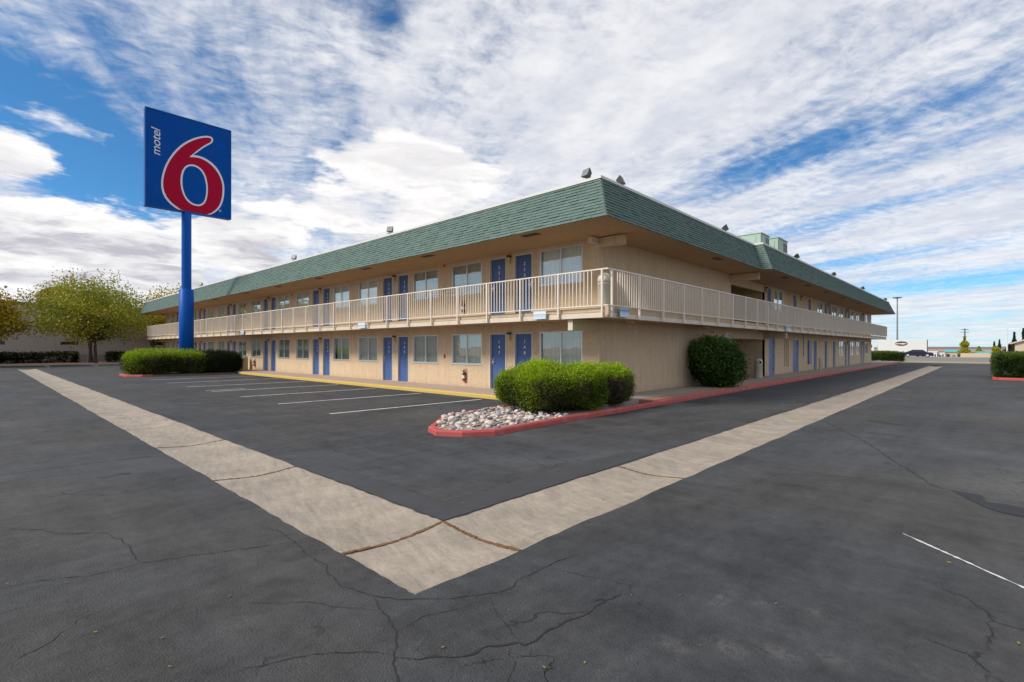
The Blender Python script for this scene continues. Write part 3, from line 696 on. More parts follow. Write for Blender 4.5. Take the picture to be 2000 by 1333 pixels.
    B = [(RU, RV + .13 * i) for i in range(1, int((EA - RV) / .13))] + [(RU + .13 * i, RV) for i in range(0, int((EB - RU) / .13))]
    B = [p for p in B if math.hypot(p[0] - RU, p[1] - RV) > .40]      # the corner behind which the bin stands is open
    B.sort(key=lambda p: p[0] ** 2 + p[1] ** 2)
    for p in B[:300]: share('baluster', bme, rail, (p[0], p[1], 0))
    mb = MB()
    for x, y in B[300:]: mb.box(x - .0115, x + .0115, y - .0115, y + .0115, ZB + .015, ZT - .036)
    for i in range(1, 10): mb.box(EB - .025, EB - .007, RV + .13 * i - .009, RV + .13 * i + .009, ZB + .015, ZT - .036); mb.box(RU + .13 * i - .009, RU + .13 * i + .009, EA - .025, EA - .007, ZB + .015, ZT - .036)
    mb.build('baluster_run', 'railing_white', rail, kind='stuff')
    for side, s, w_ in (('A', 9.95, .50), ('A', 20.4, .62), ('A', 35.4, .6), ('B', 12.64, .48), ('B', 29.1, .6)):
        x0 = at_wall(side, s, 0); loc = (RU - .03, s, 0) if side == 'A' else (s, RV - .03, 0)
        o = share('notice_plate', MB().box(-w_ / 2, w_ / 2, -.014, 0, 2.575, 2.83).mesh('notice_plate', 'notice_blue'), rail, loc, LOCAL[side])
        MB().box(-w_ / 2 + .02, w_ / 2 - .02, -.018, -.0142, 2.59, 2.63).build('print_line', 'white_print', o); MB().box(-w_ / 2 + .02, w_ / 2 - .02, -.018, -.0142, 2.66, 2.68).build('print_line', 'white_print', o)
        MB().box(-w_ / 2, w_ / 2, -.018, -.0142, 2.73, 2.80).build('print_line', 'white_print' if side == 'A' else 'blue_print', o)
    # dark timber post with a knee brace under the far balcony end
    po = MB().box(12.25, 12.45, A_END + .25, A_END + .40, .15, 2.56).build('support_post', 'timber', motel)
    MB().tube([(12.0, A_END + .32, 2.5), (12.33, A_END + .32, 1.7)], .05, 6).build('knee_brace', 'timber', po)
    MB().tube([(12.75, A_END + .32, 2.5), (12.38, A_END + .32, 1.7)], .05, 6).build('knee_brace', 'timber', po)
    for x in (40.1, 47.6): pass

    # --- mansard roof
    ZM0, ZM1 = 5.17, 6.40; SL = .52
    MA, M1, M2, MS = 11.27, 7.24, 6.84, 23.9
    EAm, EBm = A_END + .6, B_END + .3
    bot = [(MA, EAm), (MA, M1), (MS, M1), (MS, M2), (EBm, M2)]
    top = [(MA + SL, EAm - .3), (MA + SL, M1 + SL), (MS + .42, M1 + SL), (MS + .42, M2 + SL), (EBm - .35, M2 + SL)]
    mb = MB()
    for i in range(4):
        (x0, y0), (x1, y1) = bot[i], bot[i + 1]; (x2, y2), (x3, y3) = top[i + 1], top[i]
        mb.add([(x0, y0, ZM0), (x1, y1, ZM0), (x2, y2, ZM1), (x3, y3, ZM1)], [(0, 1, 2, 3)])
    for i, sgn in ((0, 1), (4, 1)):     # far ends
        (x0, y0), (x3, y3) = bot[i], top[i]
        if i == 0: mb.add([(x0, y0, ZM0), (x3, y3, ZM1), (24, y3, ZM1), (24, y0, ZM0)], [(0, 1, 2, 3)])
        else: mb.add([(x0, y0, ZM0), (x0, 19, ZM0), (x3, 19, ZM1), (x3, y3, ZM1)], [(0, 1, 2, 3)])
    roof = mb.build('mansard_roof', 'shingle_green', motel)
    def flat(z, pts): return [(x, y, z) for x, y in pts]
    mb = MB(); q = .30                                          # soffit with a slim lip
    mb.poly(flat(ZM0 + .012, [(MA + .02, EAm - .02), (MA + .02, M1 + .02), (MS + .02, M1 + .02), (MS + .02, M2 + .02), (EBm - .02, M2 + .02), (EBm - .02, VB + .4), (UA + .4, VB + .4), (UA + .4, EAm - .02)]))
    mb.poly(flat(ZM0 + .013, [(24.4, VB + .4), (29.6, VB + .4), (29.6, 19), (24.4, 19)]))
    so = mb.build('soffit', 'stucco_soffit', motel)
    for v in (9.9, 15.1, 19.5, 24.0, 29, 34, 40, 46): MB().box(MA + .28, MA + .52, v, v + .62, ZM0 - .004, ZM0 + .008).build('soffit_vent', 'steel_dark', so)
    for u in (19.5, 27, 31.5, 36, 41, 47): MB().box(u, u + .62, (M1 if u < 23 else M2) + .28, (M1 if u < 23 else M2) + .52, ZM0 - .004, ZM0 + .008).build('soffit_vent', 'steel_dark', so)
    mb = MB(); mb.poly(flat(ZM1 - .02, [top[0], top[1], top[2], top[3], top[4], (EBm - .35, 19), (24.4, 19), (24.4, EAm - .3)])); mb.build('roof_deck', 'roof_membrane', motel)
    mb = MB()
    for i in range(4):                                          # white drip edge along the top
        (x0, y0), (x1, y1) = top[i], top[i + 1]
        if abs(x0 - x1) < .6 and i != 2: mb.box(x0 - .045, x0 + .06, min(y0, y1) - (.045 if i == 0 else 0), max(y0, y1), ZM1 - .012, ZM1 + .062)
        elif i == 2: mb.box(x0 - .045, x0 + .06, y1 - .045, y0 - .047, ZM1 - .012, ZM1 + .062)
        else: mb.box(x0 + .062, x1 + (-.047 if i == 1 else 0), y0 - .045, y0 + .06, ZM1 - .012, ZM1 + .062)
    mb.build('drip_edge', 'drip_edge_white', motel)
    # shingles: courses of uneven tabs, each a thin wedge
    NC = 13; tabs = []; widths = (.20, .29, .38); thick = (.023, .027, .036)
    def face(i):
        (x0, y0), (x1, y1) = bot[i], bot[i + 1]; (x2, y2), (x3, y3) = top[i + 1], top[i]
        b0, b1, t0, t1 = Vector((x0, y0, ZM0)), Vector((x1, y1, ZM0)), Vector((x3, y3, ZM1)), Vector((x2, y2, ZM1))
        d = (b1 - b0); L = d.length; d.normalize()
        upv = ((t0 - b0) - d * (t0 - b0).dot(d)); H = upv.length; upv.normalize(); nrm = d.cross(upv)
        s_t0, s_t1 = (t0 - b0).dot(d), (t1 - b0).dot(d); ch = H / NC
        for r_ in range(NC):
            f = (r_ + .5) / NC; lo, hi = s_t0 * f, L + (s_t1 - L) * f; s = lo - random.uniform(0, .2); prev = -1
            while s < hi - .02:
                wi = random.randrange(3); w_ = widths[wi]; th = random.choice([k for k in (0, 0, 1, 1, 2) if k != prev]); prev = th
                a = max(s, lo + .004); b = min(s + w_ - .006, hi - .004)
                if b - a > .03: tabs.append((b0 + d * a + upv * (r_ * ch), d, upv, nrm, b - a, ch * 1.0, th, random.randrange(5), abs(b - a - (w_ - .006)) < 1e-6 and wi))
                s += w_
    for i in range(4): face(i)
    camp = Vector((0, 0, 1.7)); tabs.sort(key=lambda t_: (t_[0] - camp).length)
    def wedge(w_, h_, th): return [(0, 0, .002), (w_, 0, .002), (w_, h_, .001), (0, h_, .001), (0, 0, th), (w_, 0, th), (w_, h_ + .012, .004), (0, h_ + .012, .004)]
    WF = [(4, 5, 6, 7), (0, 1, 5, 4), (1, 2, 6, 5), (3, 0, 4, 7)]
    cache = {}; mb = MB(); cnt = 0
    for o_, d, up, nr, w_, h_, th, tn, full in tabs:
        M = Matrix((d, up, nr)).transposed()
        if full is not False and cnt < 300:
            k = (full, th, tn)
            if k not in cache: cache[k] = MB().add(wedge(w_, h_, thick[th]), WF, .25 + tn * .125).mesh('shingle', 'shingle_green')
            o = share('shingle', cache[k], roof); o.matrix_local = Matrix.Translation(o_) @ M.to_4x4(); cnt += 1
        else: mb.add([o_ + M @ Vector(p) for p in wedge(w_, h_, thick[th])], WF, .25 + tn * .125)
    mb.build('shingle_courses', 'shingle_green', roof, kind='stuff')
    def cap(p, q, w_=.10):   # overlapping ridge caps on the hips
        p, q = Vector(p), Vector(q); n = 9; ax = (q - p).normalized(); a = ax.cross(Vector((0, 0, 1))).normalized(); b = ax.cross(a)
        for i in range(n):
            s0, s1 = p.lerp(q, i / n), p.lerp(q, (i + 1.1) / n); out = -(a if False else Vector((0, 0, 0)))
            o1 = Vector((-1, 0, 0)); o2 = Vector((0, -1, 0)); e = Vector((-.016, -.016, 0)); e2 = Vector((-.006, -.006, 0))
            MB().add([s0 + Vector((0, w_, 0)) + e * .4 + Vector((-.012, 0, 0)), s0 + e, s0 + Vector((w_, 0, 0)) + e * .4 + Vector((0, -.012, 0)), s1 + Vector((0, w_, 0)) + e2 + Vector((-.008, 0, 0)), s1 + e2, s1 + Vector((w_, 0, 0)) + e2 + Vector((0, -.008, 0))],
                     [(0, 1, 4, 3), (1, 2, 5, 4)], .3 + .5 * random.random()).build('ridge_cap', 'shingle_green', roof)
    cap((MA, M1, ZM0), (MA + SL, M1 + SL, ZM1)); cap((MS, M2, ZM0), (MS + .42, M2 + SL, ZM1))
    return motel
build_motel()

# ------------------------------------------------------------------ things on and around the motel
def floodlight(x, y, z, yaw, pitch, label):
    e = empty('floodlight', (x, y, z), yaw, label=label, cat='floodlight', group='floodlights along the roof edge')
    mb = MB(); mb.box(-.16, .16, -.12, .12, 0, .02); mb.tube([(0, 0, .02), (0, 0, .16)], .022, 8); mb.tube([(-.17, 0, .20), (-.17, 0, .16), (.17, 0, .16), (.17, 0, .20)], .014, 6); mb.build('bracket', 'steel_dark', e)
    c, s_ = math.cos(pitch), math.sin(pitch)
    def rot(p): return (p[0], p[1] * c - p[2] * s_, .34 + p[1] * s_ + p[2] * c)
    V = [(-.17, -.10, -.16), (.17, -.10, -.16), (.17, -.10, .16), (-.17, -.10, .16), (-.10, .12, -.09), (.10, .12, -.09), (.10, .12, .09), (-.10, .12, .09)]
    h = MB().add([rot(p) for p in V], [(0, 1, 5, 4), (1, 2, 6, 5), (2, 3, 7, 6), (3, 0, 4, 7), (4, 5, 6, 7), (3, 2, 1, 0)]).build('housing', 'steel_dark', e, bevel=.006)
    V = [(-.15, -.104, -.14), (.15, -.104, -.14), (.15, -.104, .14), (-.15, -.104, .14)]
    MB().add([rot(p) for p in V], [(0, 1, 2, 3)]).build('lens', 'steel_grey', h)
    e.scale = (.8, .8, .8)
    return e
for (x, y, yw, lb) in ((12.0, 8.35, -100, 'dark square floodlight left of the roof corner'), (11.98, 18.4, -60, 'dark floodlight on the long roof edge above the middle bays'),
                       (11.98, 27.9, -60, 'dark floodlight on the long roof edge right of the sign pole'), (11.98, 45.0, -60, 'small floodlight on the roof edge just right of the blue pole'),
                       (11.98, 61.2, -60, 'small floodlight on the far left roof end'), (13.2, 7.98, 12, 'dark square floodlight right of the roof corner'),
                       (21.4, 7.95, 40, 'floodlight on the end roof edge before the green air conditioner'), (30.7, 7.55, 40, 'floodlight on the roof edge just past the green air conditioners'),
                       (39.9, 7.55, 45, 'floodlight halfway along the right wing roof edge'), (50.9, 7.55, 45, 'small floodlight far along the right wing roof edge'), (64.3, 7.6, 70, 'small floodlight at the far right roof end')):
    floodlight(x, y, 6.43 if x < 12.1 or y < 8.2 else 6.4, R(yw), R(-24), lb)

def ac_unit(x0, x1, y0, y1, h, label):
    e = empty('air_conditioner', ((x0 + x1) / 2, (y0 + y1) / 2, 6.385), label=label, cat='air conditioner', group='rooftop air conditioners')
    a, b = (x1 - x0) / 2, (y1 - y0) / 2
    MB().box(-a, a, -b, b, .08, h).build('cabinet', 'ac_green', e, bevel=.02); MB().box(-a - .03, a + .03, -b - .03, b + .03, h + .003, h + .05).build('lid', 'ac_green', e)
    MB().box(-a + .1, a - .1, -b + .1, b - .1, 0, .078).build('curb', 'steel_grey', e)
    g = MB().box(a * .15, a * .92, -b - .012, -b - .002, h * .22, h * .88).build('grille', 'steel_dark', e)
    for i in range(9): z = h * (.25 + .068 * i); MB().box(a * .15, a * .92, -b - .03, -b - .014, z, z + .018).build('louver', 'ac_green', g)
    MB().box(-a * .9, -a * .1, -b - .02, -b - .002, h * .2, h * .9).build('access_panel', 'ac_green', e)
    MB().box(-a - .02, -a - .002, -b * .8, b * .8, h * .2, h * .9).build('side_panel', 'ac_green', e)
ac_unit(26.2, 27.5, 8.0, 10.4, .92, 'larger green rooftop air conditioner by the roof step')
ac_unit(29.0, 30.7, 8.0, 9.9, 1.14, 'smaller green rooftop air conditioner behind the louvered one')

def bin_(x, y, z, yaw, label, d=.40, h=.86):
    e = empty('trash_bin', (x, y, z), yaw, label=label, cat='trash bin', group='cream domed trash bins')
    r_ = d / 2
    MB().lathe([(r_ * .94, 0), (r_, .03), (r_, h * .78), (r_ * 1.03, h * .785), (r_ * 1.03, h * .81), (r_, h * .815)], n=24).build('body', 'bin_cream', e, smooth=True)
    MB().lathe([(r_, h * .817), (r_ * .99, h * .95), (r_ * .92, h * 1.04), (r_ * .72, h * 1.11), (r_ * .4, h * 1.15), (.01, h * 1.16)], n=24).build('dome', 'bin_cream', e, smooth=True)
    mb = MB(); vs = []
    for i in range(14):
        a = 2 * math.pi * i / 14; X = .62 * r_ * math.cos(a); Z = h * .94 + .075 * math.sin(a); vs.append((X, -math.sqrt(max(r_ * r_ - X * X, 0)) - .006 + max(0, Z - h * .95) * .1, Z))
    mb.add(vs, [tuple(range(14))]).build('opening', 'hole_black', e)
    MB().lathe([(r_ * 1.02, h * .80), (r_ * 1.035, h * .805), (r_ * 1.02, h * .82)], n=24, caps=False).build('rim', 'bin_cream', e)
bin_(12.10, 7.83, 2.81, R(135), 'cream domed trash bin at the upper balcony corner', .40, .86)
bin_(27.6, 8.55, .152, R(-62), 'cream domed trash bin by the ground floor breezeway')
bin_(12.98, 38.6, .152, R(-90), 'cream domed trash bin under a window near the sign hedge', .5, .85)

def extinguisher(s, z, label):
    e = empty('fire_extinguisher', (UA - .003, s, z), LOCAL['A'], label=label, cat='fire extinguisher', group='fire extinguishers on the long facade')
    MB().box(-.11, .11, -.015, 0, -.06, .50).build('backplate', 'walkway_terracotta', e)
    MB().lathe([(.055, .02), (.062, .05), (.062, .30), (.045, .36), (.02, .38)], c=(0, -.08), n=12).build('cylinder', 'steel_dark', e, smooth=True)
    MB().lathe([(.0635, .12), (.0635, .24)], c=(0, -.08), n=12, caps=False).build('band', 'white_print', e); MB().lathe([(.0635, .04), (.0635, .11)], c=(0, -.08), n=12, caps=False).build('lower_band', 'extinguisher_red', e)
    mb = MB(); mb.box(-.02, .02, -.10, -.06, .38, .42); mb.box(-.015, .015, -.17, -.07, .42, .435); mb.tube([(.03, -.08, .40), (.075, -.09, .34), (.07, -.09, .15)], .010, 6); mb.build('valve', 'steel_dark', e)
extinguisher(15.2, .36, 'black fire extinguisher below the first ground floor window'); extinguisher(15.25, 3.12, 'black fire extinguisher behind the railing on the upper floor')
extinguisher(37.6, .40, 'small fire extinguisher right of the trash bin by the sign hedge')
e = empty('hydrant_pipe', (38.35, 8.05, .148), label='tan standpipe with valve on the walkway of the right wing', cat='standpipe')
mb = MB(); mb.tube([(0, 0, 0), (0, 0, .75)], .06, 10); mb.tube([(.35, 0, 0), (.35, 0, .70)], .05, 10); mb.tube([(0, 0, .6), (.35, 0, .6)], .05, 8); mb.lathe([(.09, .74), (.09, .80), (.03, .84)], n=10); mb.build('pipe', 'conduit', e)
MB().tube([(-.08, 0, .86), (.08, 0, .86)], .02, 8).build('wheel', 'steel_dark', e)

# ------------------------------------------------------------------ the pole sign
def pole_sign():
    u0, u1, v0, z0, z1, th = 6.93, 11.72, 37.3, 10.40, 16.43, .42
    e = empty('pole_sign', (9.16, 37.52, 0), label='tall blue motel pole sign with a big red six outlined in white', cat='sign')
    x0, x1 = u0 - 9.16, u1 - 9.16
    MB().lathe([(.41, 0), (.41, 5.44), (.36, 5.47)], n=32).build('lower_pole', 'pole_blue', e, smooth=True)
    MB().lathe([(.275, 5.4), (.275, z0 + .02)], n=32, caps=False).build('upper_pole', 'pole_blue', e, smooth=True)
    W_, H_ = x1 - x0, z1 - z0
    y0 = -.22
    box = MB().box(x0, x1, y0 + .01, y0 + th, z0, z1).build('cabinet', 'sign_blue_edge', e, bevel=.015)
    mb = MB(); t = .07
    for a, b, c, d in ((x0 - .012, x1 + .012, z0 - .012, z0 + t), (x0 - .012, x1 + .012, z1 - t, z1 + .012), (x0 - .012, x0 + t, z0 + t, z1 - t), (x1 - t, x1 + .012, z0 + t, z1 - t)): mb.box(a, b, y0 - .025, y0 + .0095, c, d)
    mb.build('retainer_frame', 'sign_blue_edge', box)
    face = MB().box(x0 + t, x1 - t, y0 - .008, y0 + .0096, z0 + t, z1 - t).build('sign_face', 'sign_blue', e)
    def smooth_loop(pts, it=2, keep=()):
        for _ in range(it):
            out = []
            for i, p in enumerate(pts):
                q = pts[(i + 1) % len(pts)]; out += [(p[0] * .75 + q[0] * .25, p[1] * .75 + q[1] * .25), (p[0] * .25 + q[0] * .75, p[1] * .25 + q[1] * .75)]
            pts = out
        return pts
    def flat(pts, lay, name, m):
        y = y0 - .008 - .004 * lay
        MB().poly([(x0 + W_ * a, y, z0 + H_ * max(b, t / H_ + .002)) for a, b in pts]).build(name, m, face)
    O = [(0.776, 0.845), (0.762, 0.87), (0.73, 0.875), (0.67, 0.865), (0.575, 0.827), (0.483, 0.774), (0.392, 0.703), (0.305, 0.605), (0.236, 0.496), (0.189, 0.383), (0.167, 0.27), (0.175, 0.178), (0.209, 0.109), (0.267, 0.056), (0.318, 0.028), (0.369, 0.008), (0.555, -.02), (0.717, 0.008), (0.766, 0.029), (0.832, 0.079), (0.88, 0.144), (0.909, 0.238), (0.916, 0.351), (0.895, 0.438), (0.842, 0.526), (0.765, 0.588), (0.678, 0.622), (0.606, 0.631), (0.545, 0.627), (0.535, 0.625), (0.54, 0.632), (0.581, 0.664), (0.65, 0.727), (0.721, 0.779), (0.763, 0.809)]
    I = [(0.748, 0.836), (0.741, 0.85), (0.719, 0.851), (0.665, 0.838), (0.582, 0.804), (0.497, 0.753), (0.41, 0.684), (0.326, 0.589), (0.258, 0.483), (0.216, 0.378), (0.195, 0.275), (0.202, 0.193), (0.235, 0.126), (0.288, 0.077), (0.346, 0.045), (0.404, 0.014), (0.555, -.02), (0.700, 0.014), (0.753, 0.042), (0.81, 0.091), (0.855, 0.153), (0.879, 0.244), (0.887, 0.345), (0.868, 0.425), (0.817, 0.504), (0.744, 0.561), (0.661, 0.595), (0.583, 0.604), (0.500, 0.588), (0.478, 0.583), (0.484, 0.595), (0.534, 0.646), (0.626, 0.733), (0.703, 0.791), (0.739, 0.815)]
    RO = [(0.378, 0.271), (0.379, 0.361), (0.399, 0.439), (0.44, 0.495), (0.503, 0.526), (0.573, 0.527), (0.64, 0.497), (0.687, 0.436), (0.71, 0.347), (0.714, 0.293), (0.705, 0.193), (0.677, 0.128), (0.63, 0.088), (0.577, 0.078), (0.506, 0.085), (0.446, 0.124), (0.404, 0.186)]
    RI = [(0.407, 0.276), (0.407, 0.361), (0.424, 0.432), (0.458, 0.479), (0.509, 0.504), (0.568, 0.503), (0.625, 0.475), (0.665, 0.42), (0.684, 0.342), (0.689, 0.288), (0.681, 0.197), (0.656, 0.141), (0.618, 0.109), (0.576, 0.1), (0.517, 0.108), (0.463, 0.142), (0.426, 0.2)]
    I = [(a * .78 + c_ * .22, b * .78 + d * .22) for (a, b), (c_, d) in zip(I, O)]; RO = [(a * .78 + c_ * .22, b * .78 + d * .22) for (a, b), (c_, d) in zip(RO, RI)]
    flat(smooth_loop(O), 1, 'numeral_outline', 'sign_white'); flat(smooth_loop(I), 2, 'numeral', 'sign_red')
    flat(smooth_loop(RO), 3, 'counter_outline', 'sign_white'); flat(smooth_loop(RI), 4, 'counter', 'sign_blue')
    me = text_mesh('motel', 1.0, 'sign_white', .18, .95, .002)
    xs = [v.co.x for v in me.vertices]; ys = [v.co.y for v in me.vertices]; w_, h_ = max(xs) - min(xs), max(ys) - min(ys)
    o = share('lettering', me, face); L, Hh = (.815 - .540) * H_, (.160 - .062) * W_
    o.matrix_local = Matrix.Translation((x0 + .112 * W_, y0 - .013, z0 + .675 * H_)) @ Matrix(((0, -1, 0), (0, 0, -1), (1, 0, 0))).to_4x4() @ Matrix.Diagonal((L / w_, Hh / h_, 1, 1)) @ Matrix.Translation((-(max(xs) + min(xs)) / 2, -(max(ys) + min(ys)) / 2, 0))
    o = share('registered_mark', text_mesh('®', .2, 'sign_white', 0, 1, .002), face); o.location = (x0 + .86 * W_, y0 - .013, z0 + .075 * H_); o.rotation_euler = (R(90), 0, 0)
pole_sign()

# ------------------------------------------------------------------ planting
def unit(v): return v / np.maximum(np.linalg.norm(v, axis=1, keepdims=True), 1e-9)
def super_dirs(n, a, b, c, p):
    """points on a rounded-box shell with half sizes a, b, c, and outward normals"""
    if p >= 5:      # clipped box: pick faces by area, round the edges
        ar = np.array([b * c, b * c, a * c, a * c, a * b]); k = RNG.choice(5, n, p=ar / ar.sum()); q = RNG.uniform(-1, 1, (n, 3)); nn = np.zeros((n, 3))
        for i, (ax, sg) in enumerate(((0, 1), (0, -1), (1, 1), (1, -1), (2, 1))): q[k == i, ax] = sg; nn[k == i, ax] = sg
        h_ = np.array([a, b, c]); q = q * h_; ed = .16; over = np.clip(np.abs(q) - (h_ - ed), 0, ed) / ed * np.sign(q); m = (over != 0).sum(1) > 1
        nn[m] = unit(over[m]); q[m] = np.sign(q[m]) * np.minimum(np.abs(q[m]), h_ - ed) + nn[m] * ed * (np.abs(over[m]) > 0) ; return q, nn
    d = unit(RNG.normal(size=(n * 2, 3)) * np.array([a, b, c]) ** .35)
    r_ = (np.abs(d[:, 0] / a) ** p + np.abs(d[:, 1] / b) ** p + np.abs(d[:, 2] / c) ** p) ** (-1 / p)
    q = d * r_[:, None]; nn = unit(np.sign(q) * np.abs(q / np.array([a, b, c])) ** (p - 1) / np.array([a, b, c]))
    w = (a * b * c) ** .0 * r_ ** 2 / np.maximum((d * nn).sum(1), .2)
    k = RNG.choice(len(q), n, p=w / w.sum()); return q[k], nn[k]
def lumps(q, f=1.9, seed=0):
    s = np.zeros(len(q))
    for i in range(5):
        k = np.random.default_rng(seed + i).normal(size=3) * f * (1.5 ** i) * .7
        s += np.sin(q @ k + i * 2.1 + seed) / (1.6 ** i)
    return s * .5
def leaf_quads(c, nrm, L, Wd, spread, tone, flat=.0):
    """one pointed leaf (diamond) per row"""
    n = len(c); d = unit(nrm + RNG.normal(size=(n, 3)) * spread); s_ = unit(np.cross(d, RNG.normal(size=(n, 3))))
    l = (L * RNG.uniform(.6, 1.35, n))[:, None]; w = (Wd * RNG.uniform(.6, 1.3, n))[:, None]
    V = np.stack([c - d * l * .3, c + s_ * w + d * l * .15, c + d * l * .8, c - s_ * w + d * l * .15], 1)
    return V.reshape(-1, 3), tone
def shrub(name, label, loc, half, m, p=3.0, rz=0.0, n_cl=900, per=26, L=.055, Wd=.012, spread=.7, lump=.10, cat='shrub', group=None, bare=0.0, base=.06, cl=.07, seed=0, uplift=.22):
    a, b, c = half; e = empty(name, loc, rz, label=label, cat=cat, group=group)
    q, nn = super_dirs(n_cl, a, b, c, p); keep = q[:, 2] > -c * .97; q, nn = q[keep], nn[keep]
    h = lumps(q, 2.2, seed); q = q + nn * (h * lump)[:, None]
    ct = np.clip(.16 + h * .36 + RNG.normal(size=len(q)) * .18 + np.clip(nn[:, 2] + .1, 0, 1) * .62, .02, 1)  # tone lighter on top, darker on sides: daylight painted over paler new growth
    if bare:   # woody, brown patches low on the clipped sides
        br = (lumps(q, 3.5, seed + 40) + RNG.normal(size=len(q)) * .3 > .55 - bare) & (nn[:, 2] < .35)
    else: br = np.zeros(len(q), bool)
    g = np.repeat(np.arange(len(q)), per); pos = q[g] + RNG.normal(size=(len(g), 3)) * cl - nn[g] * (np.abs(RNG.normal(size=len(g))) * cl * 1.0)[:, None]
    pos += nn[g] * ((RNG.random(len(g)) < .05) * np.minimum(RNG.exponential(cl * .6, len(g)), cl * 1.6))[:, None]      # stray sprigs
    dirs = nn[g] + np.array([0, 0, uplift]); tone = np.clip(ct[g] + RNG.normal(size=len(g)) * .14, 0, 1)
    pos[:, 2] = np.maximum(pos[:, 2] + c + base, .02)
    gb = br[g]
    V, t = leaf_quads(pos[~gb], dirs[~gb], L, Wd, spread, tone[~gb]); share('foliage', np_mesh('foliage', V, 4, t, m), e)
    if gb.any():
        V, t = leaf_quads(pos[gb], dirs[gb], L * 1.2, Wd * .6, spread * 1.2, tone[gb]); share('twigs', np_mesh('twigs', V, 4, t, 'shrub_twig'), e)
    # dark inside: an added lumpy core that stops the eye seeing through
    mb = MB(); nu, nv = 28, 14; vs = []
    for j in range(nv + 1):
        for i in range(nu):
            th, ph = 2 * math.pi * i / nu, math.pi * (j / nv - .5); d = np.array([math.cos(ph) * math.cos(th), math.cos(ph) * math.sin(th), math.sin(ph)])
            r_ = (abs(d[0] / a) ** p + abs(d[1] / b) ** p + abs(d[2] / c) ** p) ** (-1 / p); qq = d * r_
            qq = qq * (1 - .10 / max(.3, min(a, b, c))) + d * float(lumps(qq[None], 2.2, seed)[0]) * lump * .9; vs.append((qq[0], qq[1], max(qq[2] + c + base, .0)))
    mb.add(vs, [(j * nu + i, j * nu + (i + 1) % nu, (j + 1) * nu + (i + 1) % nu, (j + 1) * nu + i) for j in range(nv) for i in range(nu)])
    mb.build('dark_core', 'shrub_core', e, smooth=True)
    return e

def planter():
    e = empty('planter_bed', (0, 0, 0), label='raised planter bed with river stones at the driveway corner', cat='planter')
    soil = MB().prism([(6.22, 7.75), (6.42, 7.36), (6.90, 7.06), (11.75, 7.14), (11.75, 9.6), (9.5, 9.56), (7.5, 9.10), (6.40, 8.18)], -.05, .085).build('soil', 'gravel_bed', e)
    # rounded river stones: a few shared shapes
    shapes = []
    for m in ('stone', 'stone', 'stone_pink', 'stone_pink', 'stone_slate'):
        for tn in (.2, .5, .85):
            mb = MB(); nu, nv = 8, 4; vs = []; sd = random.randrange(999)
            for j in range(nv + 1):
                for i in range(nu if 0 < j < nv else 1):
                    th, ph = 2 * math.pi * i / nu, math.pi * (j / nv - .5); d = np.array([[math.cos(ph) * math.cos(th), math.cos(ph) * math.sin(th), math.sin(ph)]])
                    r_ = 1 + .28 * float(lumps(d, 1.3, sd)[0]); vs.append(tuple(d[0] * r_))
            f = []
            def idx(j, i): return 0 if j == 0 else (1 + (j - 1) * nu + i % nu if j < nv else 1 + (nv - 1) * nu)
            for i in range(nu):
                f.append((idx(0, 0), idx(1, i + 1), idx(1, i))); f.append((idx(nv, 0), idx(nv - 1, i), idx(nv - 1, i + 1)))
                for j in range(1, nv - 1): f.append((idx(j, i), idx(j, i + 1), idx(j + 1, i + 1), idx(j + 1, i)))
            shapes.append(mb.add(vs, f, tn).mesh('stone', m, True))
    placed = []; tries = 0
    while len(placed) < 296 and tries < 40000:
        tries += 1; x, y = random.uniform(6.25, 9.6), random.uniform(7.1, 9.5)
        lo = 7.08 if x > 6.9 else 7.08 + (6.9 - x) * .75; hi = min(9.45, 7.95 + (x - 6.2) * .98)
        if not (lo + .05 < y < hi - .03): continue
        r_ = random.choice((.035, .042, .05, .055, .065, .08)); ok = True; z = .075 + r_ * .3
        lay = 0
        if any(math.hypot(x - p[0], y - p[1]) < (r_ + p[2]) * .82 and p[3] == 0 for p in placed):
            if len(placed) < 150 or any(math.hypot(x - p[0], y - p[1]) < (r_ + p[2]) * .8 and p[3] == 1 for p in placed): continue
            lay = 1; z += .045
        placed.append((x, y, r_, lay)); o = share('stone', random.choice(shapes), soil, (x, y, z + .02 * math.exp(-((x - 7.6) ** 2 + (y - 8) ** 2))))
        o.scale = (r_ * random.uniform(.9, 1.4), r_ * random.uniform(.8, 1.1), r_ * random.uniform(.38, .62)); o.rotation_euler = (random.uniform(-.4, .4), random.uniform(-.4, .4), random.uniform(0, 6.28))
planter()

